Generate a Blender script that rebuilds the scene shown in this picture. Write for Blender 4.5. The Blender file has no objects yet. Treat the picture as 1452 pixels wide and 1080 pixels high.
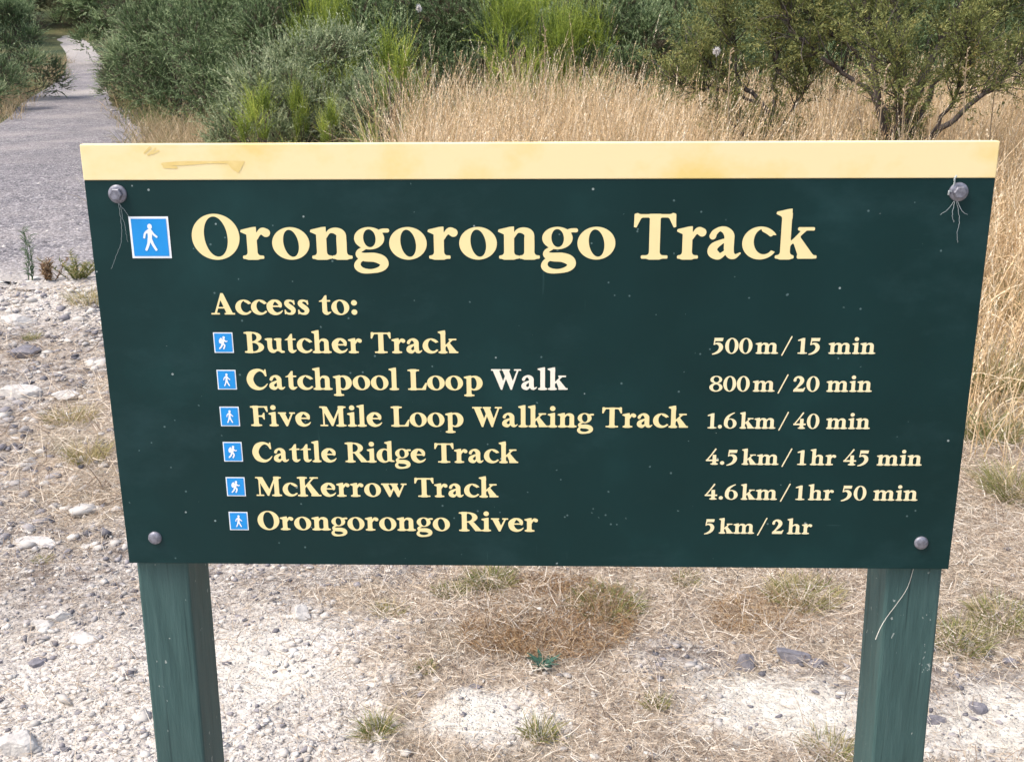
import bpy, bmesh, math, random
import numpy as np
from mathutils import Vector, Matrix
R = math.radians
sc = bpy.context.scene
C = sc.collection
# ---------------------------------------------------------------- camera
CAM_H, PITCH, ROLL, F = 1.6, 0.30380345, 0.00681605, 1611.0     # F in pixels of a 1452 wide frame
cam = bpy.data.cameras.new('camera'); camo = bpy.data.objects.new('camera', cam); C.objects.link(camo)
cam.sensor_fit = 'HORIZONTAL'; cam.sensor_width = 36.0; cam.lens = 36.0 * F / 1452.0
cam.clip_start = 0.05; cam.clip_end = 2000
camo.matrix_world = Matrix.Translation((0, 0, CAM_H)) @ Matrix.Rotation(math.pi / 2 - PITCH, 4, 'X') @ Matrix.Rotation(-ROLL, 4, 'Z')
sc.camera = camo
# ---------------------------------------------------------------- light: bright thin overcast, soft sun high on the left
SUN_EL, SUN_AZ = R(58), R(-112)             # azimuth from +Y, clockwise
world = bpy.data.worlds.new('World'); sc.world = world; world.use_nodes = True
wn = world.node_tree.nodes; wl = world.node_tree.links
sky = wn.new('ShaderNodeTexSky'); sky.sky_type = 'NISHITA'; sky.sun_disc = False
sky.sun_elevation = SUN_EL; sky.sun_rotation = SUN_AZ; sky.air_density = 1.0; sky.dust_density = 4.0; sky.ozone_density = 1.0
wl.new(sky.outputs[0], wn['Background'].inputs[0]); wn['Background'].inputs[1].default_value = 0.145
sun = bpy.data.lights.new('sun', 'SUN'); sun.energy = 1.5; sun.angle = R(22); sun.color = (1.0, 0.96, 0.90)
suno = bpy.data.objects.new('sun', sun); C.objects.link(suno)
sd = Vector((math.sin(SUN_AZ) * math.cos(SUN_EL), math.cos(SUN_AZ) * math.cos(SUN_EL), math.sin(SUN_EL)))
suno.rotation_euler = sd.to_track_quat('Z', 'Y').to_euler(); suno.location = sd * 30
vs = sc.view_settings; vs.view_transform = 'Standard'; vs.look = 'None'; vs.gamma = 1.0; vs.use_curve_mapping = False; vs.exposure = 1.05
sc.cycles.max_bounces = 6; sc.cycles.diffuse_bounces = 3; sc.cycles.transparent_max_bounces = 4
# ---------------------------------------------------------------- helpers
RNG = np.random.default_rng(11)
def tag(o, label=None, cat=None, group=None, kind=None):
    if label: o['label'] = label
    if cat: o['category'] = cat
    if group: o['group'] = group
    if kind: o['kind'] = kind
    return o
def empty(name, loc=(0, 0, 0), rz=0.0):
    o = bpy.data.objects.new(name, None); C.objects.link(o); o.location = loc; o.rotation_euler = (0, 0, rz); o.empty_display_size = .1; return o
def link(name, me, mat=None, parent=None, loc=None):
    o = bpy.data.objects.new(name, me); C.objects.link(o)
    if mat and not me.materials: me.materials.append(mat)
    if parent: o.parent = parent
    if loc is not None: o.location = loc
    return o
def np_mesh(name, V, faces, attrs=None, smooth=False):
    """faces: list of (M, k) index arrays; attrs: {name: per-vertex float array}"""
    V = np.asarray(V, np.float32).reshape(-1, 3)
    faces = [np.asarray(f, np.int32) for f in (faces if isinstance(faces, list) else [faces]) if len(f)]
    me = bpy.data.meshes.new(name)
    nl = sum(f.size for f in faces); nf = sum(len(f) for f in faces)
    me.vertices.add(len(V)); me.vertices.foreach_set('co', V.ravel())
    me.loops.add(nl); me.loops.foreach_set('vertex_index', np.concatenate([f.ravel() for f in faces]))
    me.polygons.add(nf)
    tot = np.concatenate([np.full(len(f), f.shape[1], np.int32) for f in faces])
    me.polygons.foreach_set('loop_start', np.concatenate([[0], np.cumsum(tot)[:-1]]).astype(np.int32))
    me.polygons.foreach_set('loop_total', tot)
    if smooth: me.polygons.foreach_set('use_smooth', np.ones(nf, bool))
    for k, a in (attrs or {}).items():
        at = me.attributes.new(k, 'FLOAT', 'POINT'); at.data.foreach_set('value', np.asarray(a, np.float32).ravel())
    me.update(calc_edges=True)
    return me
class MB:
    """collects bmesh pieces into one mesh"""
    def __init__(s): s.bm = bmesh.new()
    def box(s, x0, y0, z0, x1, y1, z1, bev=0.0, seg=2, m=None):
        b = bmesh.new(); bmesh.ops.create_cube(b, size=1)
        for v in b.verts: v.co = Vector(((x0 + x1) / 2 + v.co.x * (x1 - x0), (y0 + y1) / 2 + v.co.y * (y1 - y0), (z0 + z1) / 2 + v.co.z * (z1 - z0)))
        if bev: bmesh.ops.bevel(b, geom=b.edges[:], offset=bev, segments=seg, affect='EDGES', profile=0.5)
        if m is not None: bmesh.ops.transform(b, matrix=m, verts=b.verts)
        s._add(b)
    def _add(s, b):
        me = bpy.data.meshes.new('t'); b.to_mesh(me); b.free(); s.bm.from_mesh(me); bpy.data.meshes.remove(me)
    def lathe(s, prof, c, ax, n=24):
        """profile (r, h) turned about axis ax through c"""
        ax = Vector(ax).normalized(); q = Vector((0, 0, 1)).rotation_difference(ax); rings = []
        for r, h in prof:
            rings.append([s.bm.verts.new(Vector(c) + q @ Vector((r * math.cos(2 * math.pi * k / n), r * math.sin(2 * math.pi * k / n), h))) for k in range(n)])
        for a, b in zip(rings, rings[1:]):
            for k in range(n): s.bm.faces.new((a[k], a[(k + 1) % n], b[(k + 1) % n], b[k]))
        s.bm.faces.new(rings[-1])
    def tube(s, pts, radii, n=6):
        P = [Vector(p) for p in pts]; rings = []
        for i, p in enumerate(P):
            t = (P[min(i + 1, len(P) - 1)] - P[max(i - 1, 0)]).normalized()
            a = t.orthogonal().normalized() if i == 0 else (a - t * a.dot(t)).normalized()
            b = t.cross(a); r = radii[i] if hasattr(radii, '__len__') else radii
            rings.append([s.bm.verts.new(p + (a * math.cos(2 * math.pi * k / n) + b * math.sin(2 * math.pi * k / n)) * r) for k in range(n)])
        for u, v in zip(rings, rings[1:]):
            for k in range(n): s.bm.faces.new((u[k], u[(k + 1) % n], v[(k + 1) % n], v[k]))
        s.bm.faces.new(rings[0][::-1]); s.bm.faces.new(rings[-1])
    def build(s, name, mat, parent=None, smooth=False):
        me = bpy.data.meshes.new(name); s.bm.normal_update(); s.bm.to_mesh(me); s.bm.free()
        if smooth: me.polygons.foreach_set('use_smooth', np.ones(len(me.polygons), bool))
        return link(name, me, mat, parent)
# value noise in numpy
_P = np.random.default_rng(5).random((256, 256))
def vnoise(x, y):
    xi = np.floor(x).astype(int); yi = np.floor(y).astype(int); fx = x - xi; fy = y - yi
    fx = fx * fx * (3 - 2 * fx); fy = fy * fy * (3 - 2 * fy)
    g = lambda a, b: _P[a % 256, b % 256]
    return (g(xi, yi) * (1 - fx) + g(xi + 1, yi) * fx) * (1 - fy) + (g(xi, yi + 1) * (1 - fx) + g(xi + 1, yi + 1) * fx) * fy
def fbm(x, y, o=4):
    s = 0; a = 0.5
    for k in range(o): s = s + a * vnoise(x * 2 ** k + 17.3 * k, y * 2 ** k + 9.1 * k); a *= .5
    return s / (1 - 0.5 ** o)
def sstep(a, b, x):
    t = np.clip((x - a) / (b - a), 0, 1); return t * t * (3 - 2 * t)
# ---------------------------------------------------------------- the lie of the land
def land(x, y):
    x = np.asarray(x, float); y = np.asarray(y, float)
    z = 0.0011 * np.clip(y - 30, 0, 45) ** 2 + 0.10 * np.clip(y - 75, 0, 60)
    d = np.hypot(x, y)
    z = z + 24 * sstep(70, 200, d + 0.35 * np.abs(x)) * (0.75 + 0.5 * fbm(x * .012 + 3, y * .012))
    z = z + 0.05 * np.exp(-((y - 6.75 - .12 * np.sin(x * 2.1)) / .28) ** 2) * sstep(-2.0, -2.6, x)      # low lip where the bare ground meets the path
    return z
def rough(x, y):
    """small bumps of the bare ground, none on the path"""
    return (fbm(x * 3.1, y * 3.1, 3) - .5) * .05 + (fbm(x * 14, y * 14, 3) - .5) * .022
def ray(px, py):
    a = px - 726; b = 540 - py; cr, sr = math.cos(ROLL), math.sin(ROLL)
    cx = (a * cr + b * sr) / F; cy = (-a * sr + b * cr) / F; c, s = math.cos(PITCH), math.sin(PITCH)
    return np.array([cx, c + cy * s, -s + cy * c])
def gp(px, py):
    """the ground point seen at a pixel of the photograph"""
    d = ray(px, py); t0, t = 0.5, 0.5
    while t < 150:
        p = d * t
        if CAM_H + p[2] < float(land(p[0], p[1])): break
        t0 = t; t *= 1.01
    for _ in range(30):
        m = (t0 + t) / 2; p = d * m
        if CAM_H + p[2] < float(land(p[0], p[1])): t = m
        else: t0 = m
    return float(d[0] * t), float(d[1] * t)
def xat(px, Y): d = ray(px, 200); return float(d[0] / d[1] * Y)
# ---------------------------------------------------------------- materials
class NT:
    def __init__(s, name):
        s.m = bpy.data.materials.new(name); s.m.use_nodes = True; s.t = s.m.node_tree; s.n = s.t.nodes; s.b = s.n['Principled BSDF']; s.out = s.n['Material Output']
    def add(s, ty, **kw):
        n = s.n.new(ty)
        for k, v in kw.items(): setattr(n, k, v)
        return n
    def l(s, a, b): s.t.links.new(a, b)
    def coord(s, scale=(1, 1, 1)):
        tc = s.add('ShaderNodeTexCoord'); mp = s.add('ShaderNodeMapping'); mp.inputs['Scale'].default_value = scale
        s.l(tc.outputs['Object'], mp.inputs[0]); return mp.outputs[0]
    def noise(s, vec, scale, det=4, rough=.55):
        n = s.add('ShaderNodeTexNoise'); n.inputs['Scale'].default_value = scale; n.inputs['Detail'].default_value = det; n.inputs['Roughness'].default_value = rough
        s.l(vec, n.inputs['Vector']); return n.outputs[0]
    def vor(s, vec, scale, out='Distance', feature='F1', rnd=1.0):
        n = s.add('ShaderNodeTexVoronoi', feature=feature); n.inputs['Scale'].default_value = scale; n.inputs['Randomness'].default_value = rnd
        s.l(vec, n.inputs['Vector']); return n.outputs[out]
    def ramp(s, fac, stops, interp='LINEAR'):
        n = s.add('ShaderNodeValToRGB'); cr = n.color_ramp; cr.interpolation = interp
        while len(cr.elements) < len(stops): cr.elements.new(.5)
        for e, (p, c) in zip(cr.elements, stops): e.position = p; e.color = (*c, 1) if not isinstance(c, float) else (c, c, c, 1)
        s.l(fac, n.inputs[0]); return n.outputs[0]
    def mix(s, fac, a, b, mode='MIX'):
        n = s.add('ShaderNodeMix', data_type='RGBA', blend_type=mode)
        for v, i in ((fac, 0), (a, 6), (b, 7)):
            if isinstance(v, float): n.inputs[i].default_value = v
            elif isinstance(v, tuple): n.inputs[i].default_value = (*v, 1)
            else: s.l(v, n.inputs[i])
        return n.outputs[2]
    def math(s, op, a, b=0.0):
        n = s.add('ShaderNodeMath', operation=op)
        for v, i in ((a, 0), (b, 1)):
            if isinstance(v, (int, float)): n.inputs[i].default_value = v
            else: s.l(v, n.inputs[i])
        return n.outputs[0]
    def attr(s, name): n = s.add('ShaderNodeAttribute', attribute_name=name); return n.outputs['Fac']
    def bump(s, h, strength=.5, dist=.01):
        n = s.add('ShaderNodeBump'); n.inputs['Strength'].default_value = strength; n.inputs['Distance'].default_value = dist
        s.l(h, n.inputs['Height']); s.l(n.outputs[0], s.b.inputs['Normal'])
    def color(s, c):
        if isinstance(c, tuple): s.b.inputs['Base Color'].default_value = (*c, 1)
        else: s.l(c, s.b.inputs['Base Color'])
    def rough(s, v, spec=.5):
        if isinstance(v, float): s.b.inputs['Roughness'].default_value = v
        else: s.l(v, s.b.inputs['Roughness'])
        s.b.inputs['Specular IOR Level'].default_value = spec
def leaf_mat(name, stops, trans=.25, rough=.6, spec=.25):
    """plant tissue: colour from each shoot's own tint, a little light coming through"""
    k = NT(name); col = k.ramp(k.attr('tint'), stops)
    k.color(col); k.rough(rough, spec)
    if trans:
        tr = k.add('ShaderNodeBsdfTranslucent'); mx = k.add('ShaderNodeMixShader'); mx.inputs[0].default_value = trans
        k.l(col, tr.inputs[0]); k.l(k.b.outputs[0], mx.inputs[1]); k.l(tr.outputs[0], mx.inputs[2]); k.l(mx.outputs[0], k.out.inputs[0])
    return k.m
# ---------------------------------------------------------------- lettering
# Every letter is drawn here as a signed-distance shape (cap height 100, x-height 70)
def g_disc_at(x, y, r): return lambda X, Y: np.hypot(X - x, Y - y) - r
def g_box(x0, y0, x1, y1, r=1.6):
    def f(X, Y):
        dx = np.abs(X - (x0 + x1) / 2) - (x1 - x0) / 2 + r
        dy = np.abs(Y - (y0 + y1) / 2) - (y1 - y0) / 2 + r
        return np.hypot(np.maximum(dx, 0), np.maximum(dy, 0)) + np.minimum(np.maximum(dx, dy), 0) - r
    return f
def g_ell(cx, cy, rx, ry, tilt=0.0):
    a = math.radians(tilt); c, s = math.cos(a), math.sin(a)
    def f(X, Y):
        u = (X - cx) * c + (Y - cy) * s; v = -(X - cx) * s + (Y - cy) * c
        k = np.hypot(u / rx, v / ry) + 1e-9
        g = np.hypot(u / rx ** 2, v / ry ** 2) + 1e-9
        return k * (k - 1) / g
    return f
def g_poly(pts, r=1.0):
    P = np.array(pts, float)
    def f(X, Y):
        d = np.full(X.shape, 1e9); inside = np.zeros(X.shape, bool)
        for i in range(len(P)):
            a = P[i]; b = P[(i + 1) % len(P)]; e = b - a
            t = np.clip(((X - a[0]) * e[0] + (Y - a[1]) * e[1]) / (e @ e), 0, 1)
            d = np.minimum(d, np.hypot(X - a[0] - t * e[0], Y - a[1] - t * e[1]))
            cr = ((a[1] > Y) != (b[1] > Y))
            xx = (b[0] - a[0]) * (Y - a[1]) / (b[1] - a[1] + 1e-12) + a[0]
            inside ^= cr & (X < xx)
        return np.where(inside, -d, d) - r
    return f
def g_pen(pts, n=14):
    """a pen stroke through (x, y, radius) points (Catmull-Rom)"""
    P = np.array(pts, float)
    if len(P) > 2:
        Q = np.vstack([2 * P[0] - P[1], P, 2 * P[-1] - P[-2]]); out = []
        for i in range(1, len(Q) - 2):
            t = np.linspace(0, 1, n, endpoint=False)[:, None]
            a, b, c, d = Q[i - 1], Q[i], Q[i + 1], Q[i + 2]
            out.append(0.5 * (2 * b + (c - a) * t + (2 * a - 5 * b + 4 * c - d) * t * t + (3 * b - 3 * c + d - a) * t ** 3))
        P = np.vstack(out + [P[-1:]])
    else:
        t = np.linspace(0, 1, 40)[:, None]; P = P[0] * (1 - t) + P[1] * t
    def f(X, Y):
        d = np.full(X.shape, 1e9)
        for i in range(len(P) - 1):
            a = P[i]; b = P[i + 1]; e = b[:2] - a[:2]
            t = np.clip(((X - a[0]) * e[0] + (Y - a[1]) * e[1]) / (e @ e + 1e-9), 0, 1)
            d = np.minimum(d, np.hypot(X - a[0] - t * e[0], Y - a[1] - t * e[1]) - (a[2] + t * (b[2] - a[2])))
        return d
    return f
def g_or(*fs, k=0.0):
    def f(X, Y):
        d = fs[0](X, Y)
        for q in fs[1:]:
            e = q(X, Y)
            if k > 0:
                h = np.maximum(k - np.abs(d - e), 0) / k
                d = np.minimum(d, e) - h * h * k * 0.25
            else: d = np.minimum(d, e)
        return d
    return f
def g_and(a, b): return lambda X, Y: np.maximum(a(X, Y), b(X, Y))
def g_sub(a, b): return lambda X, Y: np.maximum(a(X, Y), -b(X, Y))
def g_mv(a, dx, dy=0, s=1.0): return lambda X, Y: a((X - dx) / s, (Y - dy) / s) * s
def g_stem(x, y0, y1, w=22, bot=None, top=None, th=7.5, k=9):
    """upright stem; bot / top = (left, right) overhang of the flat serifs"""
    s = [g_box(x, y0, x + w, y1)]
    if bot: s.append(g_box(x - bot[0], y0, x + w + bot[1], y0 + th, 2.5))
    if top: s.append(g_box(x - top[0], y1 - th, x + w + top[1], y1, 2.5))
    return g_or(*s, k=k)
def g_flag(x, y, w=22, l=12):        # slanted top serif of n, r, i, l ...
    return g_poly([(x - l, y - 9), (x - l + 1, y - 5.5), (x + w * .55, y), (x + w - 1, y + 1), (x + w - 1, y - 18), (x + 1, y - 15)])
def g_arch(x, w2=22, x2=58, y=70, top=7):
    return g_pen([(x, y - 22, 3), (x + 9, y - 9, 4.2), (x + 22, y - 7, 7), (x2 + 10, y - 14, 10), (x2 + w2 / 2, y - 28, w2 / 2), (x2 + w2 / 2, w2 / 2, w2 / 2)])
def make_glyphs():
    G = {}
    def put(ch, adv, f): G[ch] = (adv, f)
    # --- lower case
    put('o', 85, g_sub(g_ell(42.5, 34.5, 41, 36.5), g_ell(43, 34.8, 16.5, 30.5, 9)))
    put('c', 72, g_or(g_sub(g_sub(g_ell(41, 34.5, 40, 36.5), g_ell(49, 38, 22.5, 28.5, 4)), g_poly([(48, 52), (92, 52), (92, 8), (70, 17), (54, 22)], 0)), g_pen([(48, 64.5, 5.5), (58, 60, 6.5), (63.5, 54, 5)])))
    put('e', 76, g_or(g_pen([(20, 39.5, 3.6), (66, 39.5, 3.6)]),
        g_pen([(64, 40, 7), (62, 52, 8.5), (52, 62, 7.5), (40, 66.5, 5), (28, 61, 9), (16, 46, 13.5), (15, 32, 13.5), (20, 18, 12.5), (32, 8, 9.5), (46, 4, 6), (62, 9, 4.5), (73, 19, 2)])))
    put('a', 78, g_or(g_pen([(13, 50, 7.5), (17, 58, 6.5), (28, 65.5, 5), (40, 63, 8), (49, 53, 11), (50, 40, 11), (50, 22, 11), (54, 9, 9), (64, 5, 5), (75, 12, 2)]),
        g_pen([(46, 42, 4), (32, 37, 5.5), (17, 27, 9), (13.5, 16, 11), (20, 9, 10), (30, 5.5, 6.5), (44, 16, 4)])))
    put('n', 94, g_or(g_stem(14, 0, 62, bot=(11, 11)), g_flag(14, 70), g_arch(34, x2=58), g_stem(58, 0, 40, bot=(11, 12))))
    put('m', 138, g_or(g_stem(13, 0, 62, bot=(10, 10)), g_flag(13, 70), g_arch(33, x2=57), g_stem(57, 0, 40, bot=(10, 10)), g_arch(77, x2=101), g_stem(101, 0, 40, bot=(10, 12))))
    put('h', 94, g_or(g_stem(14, 0, 100, bot=(11, 11)), g_flag(14, 108), g_arch(34, x2=58), g_stem(58, 0, 40, bot=(11, 12))))
    put('r', 68, g_or(g_stem(14, 0, 62, bot=(11, 14)), g_flag(14, 70), g_pen([(35, 46, 3.5), (42, 58, 5), (50, 62, 8), (57, 58.5, 9.5)])))
    put('i', 47, g_or(g_stem(14, 0, 62, bot=(11, 11)), g_flag(14, 70), g_ell(25, 93, 13, 12.5)))
    put('l', 47, g_or(g_stem(14, 0, 100, bot=(11, 11)), g_flag(14, 108)))
    put('k', 94, g_or(g_stem(14, 0, 100, bot=(11, 9)), g_flag(14, 108), g_pen([(36, 33, 3), (64, 62, 4.2)]), g_box(51, 62, 88, 69.5, 2.5),
        g_poly([(42, 40), (54, 49), (86, 8), (86, 3), (57, 3)], 1.5), g_box(52, 0, 96, 7.5, 2.5), k=4))
    put('d', 90, g_or(g_stem(54, 6, 100), g_flag(54, 108), g_poly([(54, 8), (76, 3), (87, 3.5), (87, 8), (75, 12), (60, 16)]),
        g_sub(g_ell(38, 34.5, 36.5, 36.5), g_ell(44, 35.5, 16, 28.5, 4))))
    put('p', 92, g_or(g_stem(15, -30, 62, bot=(12, 14)), g_flag(15, 70), g_sub(g_ell(52, 34.5, 37.5, 36.5), g_ell(46, 34, 16, 28.5, 4))))
    put('u', 94, g_or(g_stem(13, 30, 69, top=(11, 0)), g_pen([(24, 40, 11), (24.5, 24, 11), (30, 12, 10.5), (42, 7, 7.5), (54, 13, 4)]), g_stem(56, 8, 69, top=(11, 0)),
        g_poly([(56, 16), (77, 0), (92, 2), (92, 7), (77, 12)])))
    put('t', 56, g_or(g_box(16, 12, 38, 72), g_poly([(2, 63), (16, 70), (30, 90), (37, 91), (37, 62), (3, 62)]), g_box(30, 61.5, 54, 69, 2), g_pen([(27, 24, 11), (29, 12, 10.5), (39, 6, 7), (54, 12, 2)])))
    put('s', 62, g_or(g_pen([(50, 54, 3), (44, 63, 4.5), (32, 66.5, 5), (20, 62, 8), (17, 52, 10.5), (28, 40, 11.5), (42, 29, 11.5), (47, 19, 10.5), (42, 8, 8), (30, 4, 5), (17, 7, 4.5), (10, 17, 3)]),
        g_poly([(46, 66), (52, 68), (54, 48), (50, 47)]), g_poly([(7, 22), (11, 23), (12, 4), (8, 2)])))
    v = lambda: g_or(g_poly([(6, 66), (32, 66), (50, 22), (44, 0), (38, 0)]), g_poly([(38, 0), (44, 0), (72, 66), (66, 66), (42, 14)]), g_box(0, 62, 40, 69.5, 2.5), g_box(54, 62, 83, 69.5, 2.5))
    put('v', 82, v())
    put('w', 122, g_or(v(), g_mv(v(), 42)))
    put('g', 78, g_or(g_sub(g_ell(36, 46, 33, 25), g_ell(36.5, 46, 13.5, 20, 5)), g_pen([(58, 60, 5), (66, 63, 4.6), (76, 63.2, 4.6)]),
        g_pen([(24, 24, 4), (13, 17, 5), (12, 9, 7), (24, 4, 9.5), (46, 3, 10.5), (62, -3, 11), (67, -13, 9), (58, -23, 6.5), (38, -28, 4.8), (18, -26, 6.5), (8, -17, 7.5), (11, -6, 5.5), (20, 0, 4)])))
    # --- capitals
    put('O', 108, g_sub(g_ell(54, 49.5, 52.5, 51.5), g_ell(54.5, 50, 25.5, 45, 5)))
    put('T', 96, g_or(g_stem(36, 0, 98, 24, bot=(18, 18)), g_box(4, 91, 92, 98.5, 1.5), g_poly([(3, 98), (9, 100), (17, 92), (6, 70), (2, 71)]), g_poly([(93, 98), (87, 100), (79, 92), (90, 70), (94, 71)]), k=4))
    put('A', 112, g_or(g_poly([(50, 100), (60, 100), (99, 4), (72, 4), (46, 74)]), g_poly([(50, 100), (56, 100), (24, 4), (16, 4)]), g_box(28, 29, 78, 36), g_box(0, 0, 40, 7.5, 2.5), g_box(61, 0, 110, 7.5, 2.5), k=2))
    put('B', 98, g_or(g_stem(16, 0, 100, 24, bot=(14, 0), top=(14, 0)), g_sub(g_and(g_or(g_ell(44, 75.5, 41, 25), g_box(20, 50.5, 44, 100.2, 0)), g_box(20, -5, 120, 110, 0)), g_and(g_ell(40, 75, 22, 19), g_box(39, 0, 120, 110, 0))),
        g_sub(g_and(g_or(g_ell(46, 27, 48, 27.5), g_box(20, 0, 46, 54, 0)), g_box(20, -5, 120, 110, 0)), g_and(g_ell(41, 27, 28, 21), g_box(39, 0, 120, 110, 0)))))
    put('C', 102, g_or(g_pen([(90, 70, 4), (82, 86, 5.5), (66, 95, 5.5), (48, 93, 9), (28, 80, 14), (17, 58, 15.5), (17, 40, 15.5), (27, 19, 14), (46, 6.5, 9.5), (66, 4.5, 6), (84, 14, 4), (96, 28, 2)]), g_poly([(86, 98), (91, 99), (94, 66), (89, 66)])))
    put('F', 88, g_or(g_stem(16, 0, 100, 24, bot=(14, 15), top=(14, 0)), g_box(30, 92.5, 84, 100, 1.5), g_poly([(70, 96), (84, 99), (86, 72), (81, 72)]), g_box(34, 46, 64, 53.5), g_poly([(56, 50), (66, 66), (69, 66), (69, 33), (66, 33)]), k=3))
    put('K', 116, g_or(g_stem(16, 0, 100, 24, bot=(14, 12), top=(14, 12)), g_pen([(38, 46, 3.5), (82, 96, 4)]), g_poly([(46, 56), (62, 70), (106, 8), (104, 2), (76, 2)]), g_box(64, 92.5, 106, 100, 2.5), g_box(68, 0, 118, 7.5, 2.5), k=3))
    put('L', 90, g_or(g_stem(16, 0, 100, 24, bot=(14, 0), top=(14, 16)), g_box(30, 0, 84, 7.5, 1.5), g_poly([(66, 3), (84, 2), (90, 34), (85, 34)]), k=3))
    put('M', 134, g_or(g_pen([(22, 4, 3.8), (22, 92, 3.8)]), g_poly([(12, 98), (38, 98), (72, 28), (64, 2), (60, 2)]), g_poly([(60, 2), (66, 2), (104, 98), (98, 98), (66, 26)]), g_stem(94, 0, 100, 23, bot=(13, 13), top=(0, 13)), g_box(3, 92.5, 32, 100, 2.5), g_box(4, 0, 42, 7.5, 2.5)))
    put('R', 108, g_or(g_stem(16, 0, 100, 24, bot=(14, 12), top=(14, 0)), g_sub(g_and(g_or(g_ell(46, 73, 45, 27.3), g_box(20, 46, 46, 100.3, 0)), g_box(20, -5, 120, 110, 0)), g_and(g_ell(41, 73, 25, 21), g_box(39, 0, 120, 110, 0))), g_poly([(46, 50), (68, 52), (104, 9), (108, 3), (80, 2)]), g_box(78, 0, 112, 7, 2.5)))
    put('W', 140, g_or(*[q for dx in (0, 46) for q in (g_poly([(8 + dx, 97), (36 + dx, 97), (58 + dx, 34), (52 + dx, 0), (46 + dx, 0)]), g_poly([(46 + dx, 0), (51 + dx, 0), (84 + dx, 97), (78 + dx, 97), (50 + dx, 22)]))], g_box(0, 92.5, 46, 100, 2.5), g_box(50, 92.5, 90, 100, 2.5), g_box(108, 92.5, 142, 100, 2.5)))
    # --- figures and points
    put('0', 82, g_sub(g_ell(41, 49, 39, 51), g_ell(41, 49, 17.5, 45, 0)))
    put('1', 66, g_or(g_stem(24, 0, 96, 23, bot=(17, 16)), g_poly([(6, 82), (6, 87), (34, 99), (46, 99), (46, 78), (24, 84)])))
    put('2', 82, g_or(g_pen([(13, 73, 9), (16, 85, 7), (30, 94.5, 6), (47, 89, 10), (56, 75, 12.5), (52, 58, 11), (36, 36, 7), (16, 14, 4.5), (10, 8, 4)]), g_poly([(6, 0), (68, 0), (78, 26), (74, 26), (64, 18), (12, 18)])))
    put('4', 86, g_or(g_stem(45, 0, 66, 22, bot=(12, 12)), g_box(4, 23, 82, 34), g_pen([(9, 27, 3.8), (40, 70, 4.2), (62, 104, 5)]), k=1))
    put('5', 80, g_mv(g_or(g_poly([(18, 99), (74, 99), (70, 79), (24, 79)]), g_pen([(22, 90, 4), (17, 54, 3.6)]), g_pen([(17, 54, 3), (30, 61, 5), (48, 58, 9.5), (60, 44, 12.5), (60, 26, 12.5), (48, 7, 9.5), (28, -6, 6.5), (9, -12, 3.5)])), 0, 7, 0.93))
    put('6', 84, g_or(g_sub(g_ell(43, 32, 40, 34), g_ell(43, 32, 17, 28, 6)), g_pen([(15, 36, 12), (17, 54, 11.5), (27, 76, 8.5), (45, 92, 5.5), (66, 103, 3)])))
    put('8', 84, g_or(g_sub(g_ell(42, 25.5, 40, 28), g_ell(43, 25, 19, 20, 22)), g_sub(g_ell(42, 76, 35.5, 25), g_ell(43, 77, 17, 18, 22))))
    put('.', 40, g_ell(19, 11, 13, 12.5))
    put(':', 44, g_or(g_ell(21, 12, 13.5, 13), g_ell(21, 56, 13.5, 13)))
    put('/', 62, g_pen([(4, -10, 4), (56, 108, 4)]))
    return G
def sdf_mesh(f, x0, y0, x1, y1, h):
    """triangle/quad mesh of f < 0 by marching squares, whole cells merged along rows"""
    nx = int(math.ceil((x1 - x0) / h)); ny = int(math.ceil((y1 - y0) / h))
    xs = x0 + h * np.arange(nx + 1); ys = y0 + h * np.arange(ny + 1)
    X, Y = np.meshgrid(xs, ys); D = f(X, Y)
    V, F, ids = [], [], {}
    def vid(p):
        k = (round(p[0], 4), round(p[1], 4))
        if k not in ids: ids[k] = len(V); V.append(p)
        return ids[k]
    S = D < 0; Dl = D.tolist(); Sl = S.tolist()
    for j in range(ny):
        run = None
        for i in range(nx + 1):
            full = i < nx and Sl[j][i] and Sl[j][i + 1] and Sl[j + 1][i] and Sl[j + 1][i + 1]
            if full:
                if run is None: run = i
                continue
            if run is not None:
                F.append([vid((xs[run], ys[j])), vid((xs[i], ys[j])), vid((xs[i], ys[j + 1])), vid((xs[run], ys[j + 1]))]); run = None
            if i == nx: break
            c = [(i, j), (i + 1, j), (i + 1, j + 1), (i, j + 1)]
            if not any(Sl[b][a] for a, b in c): continue
            poly = []
            for q in range(4):
                a, b = c[q], c[(q + 1) % 4]; da = Dl[a[1]][a[0]]; db = Dl[b[1]][b[0]]
                if da < 0: poly.append((xs[a[0]], ys[a[1]]))
                if (da < 0) != (db < 0):
                    t = da / (da - db)
                    poly.append((xs[a[0]] + t * (xs[b[0]] - xs[a[0]]), ys[a[1]] + t * (ys[b[1]] - ys[a[1]])))
            p = []
            for q in poly:
                k = vid(q)
                if k not in p: p.append(k)
            if len(p) >= 3: F.append(p)
    return np.array(V, float).reshape(-1, 2), F
# ---------------------------------------------------------------- ground, path
def spaced(lo, hi, near_lo, near_hi, step, grow=1.09):
    a = list(np.arange(near_lo, near_hi + 1e-6, step))
    s = step
    while a[-1] < hi: s *= grow; a.append(a[-1] + s)
    s = step
    while a[0] > lo: s *= grow; a.insert(0, a[0] - s)
    return np.array(a)
def grid_mesh(name, X, Y, Z, attrs=None):
    ny, nx = X.shape; idx = np.arange(nx * ny).reshape(ny, nx)
    q = np.stack([idx[:-1, :-1], idx[:-1, 1:], idx[1:, 1:], idx[1:, :-1]], -1).reshape(-1, 4)
    return np_mesh(name, np.stack([X, Y, Z], -1), q, {k: v.ravel() for k, v in (attrs or {}).items()}, smooth=True)
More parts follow.
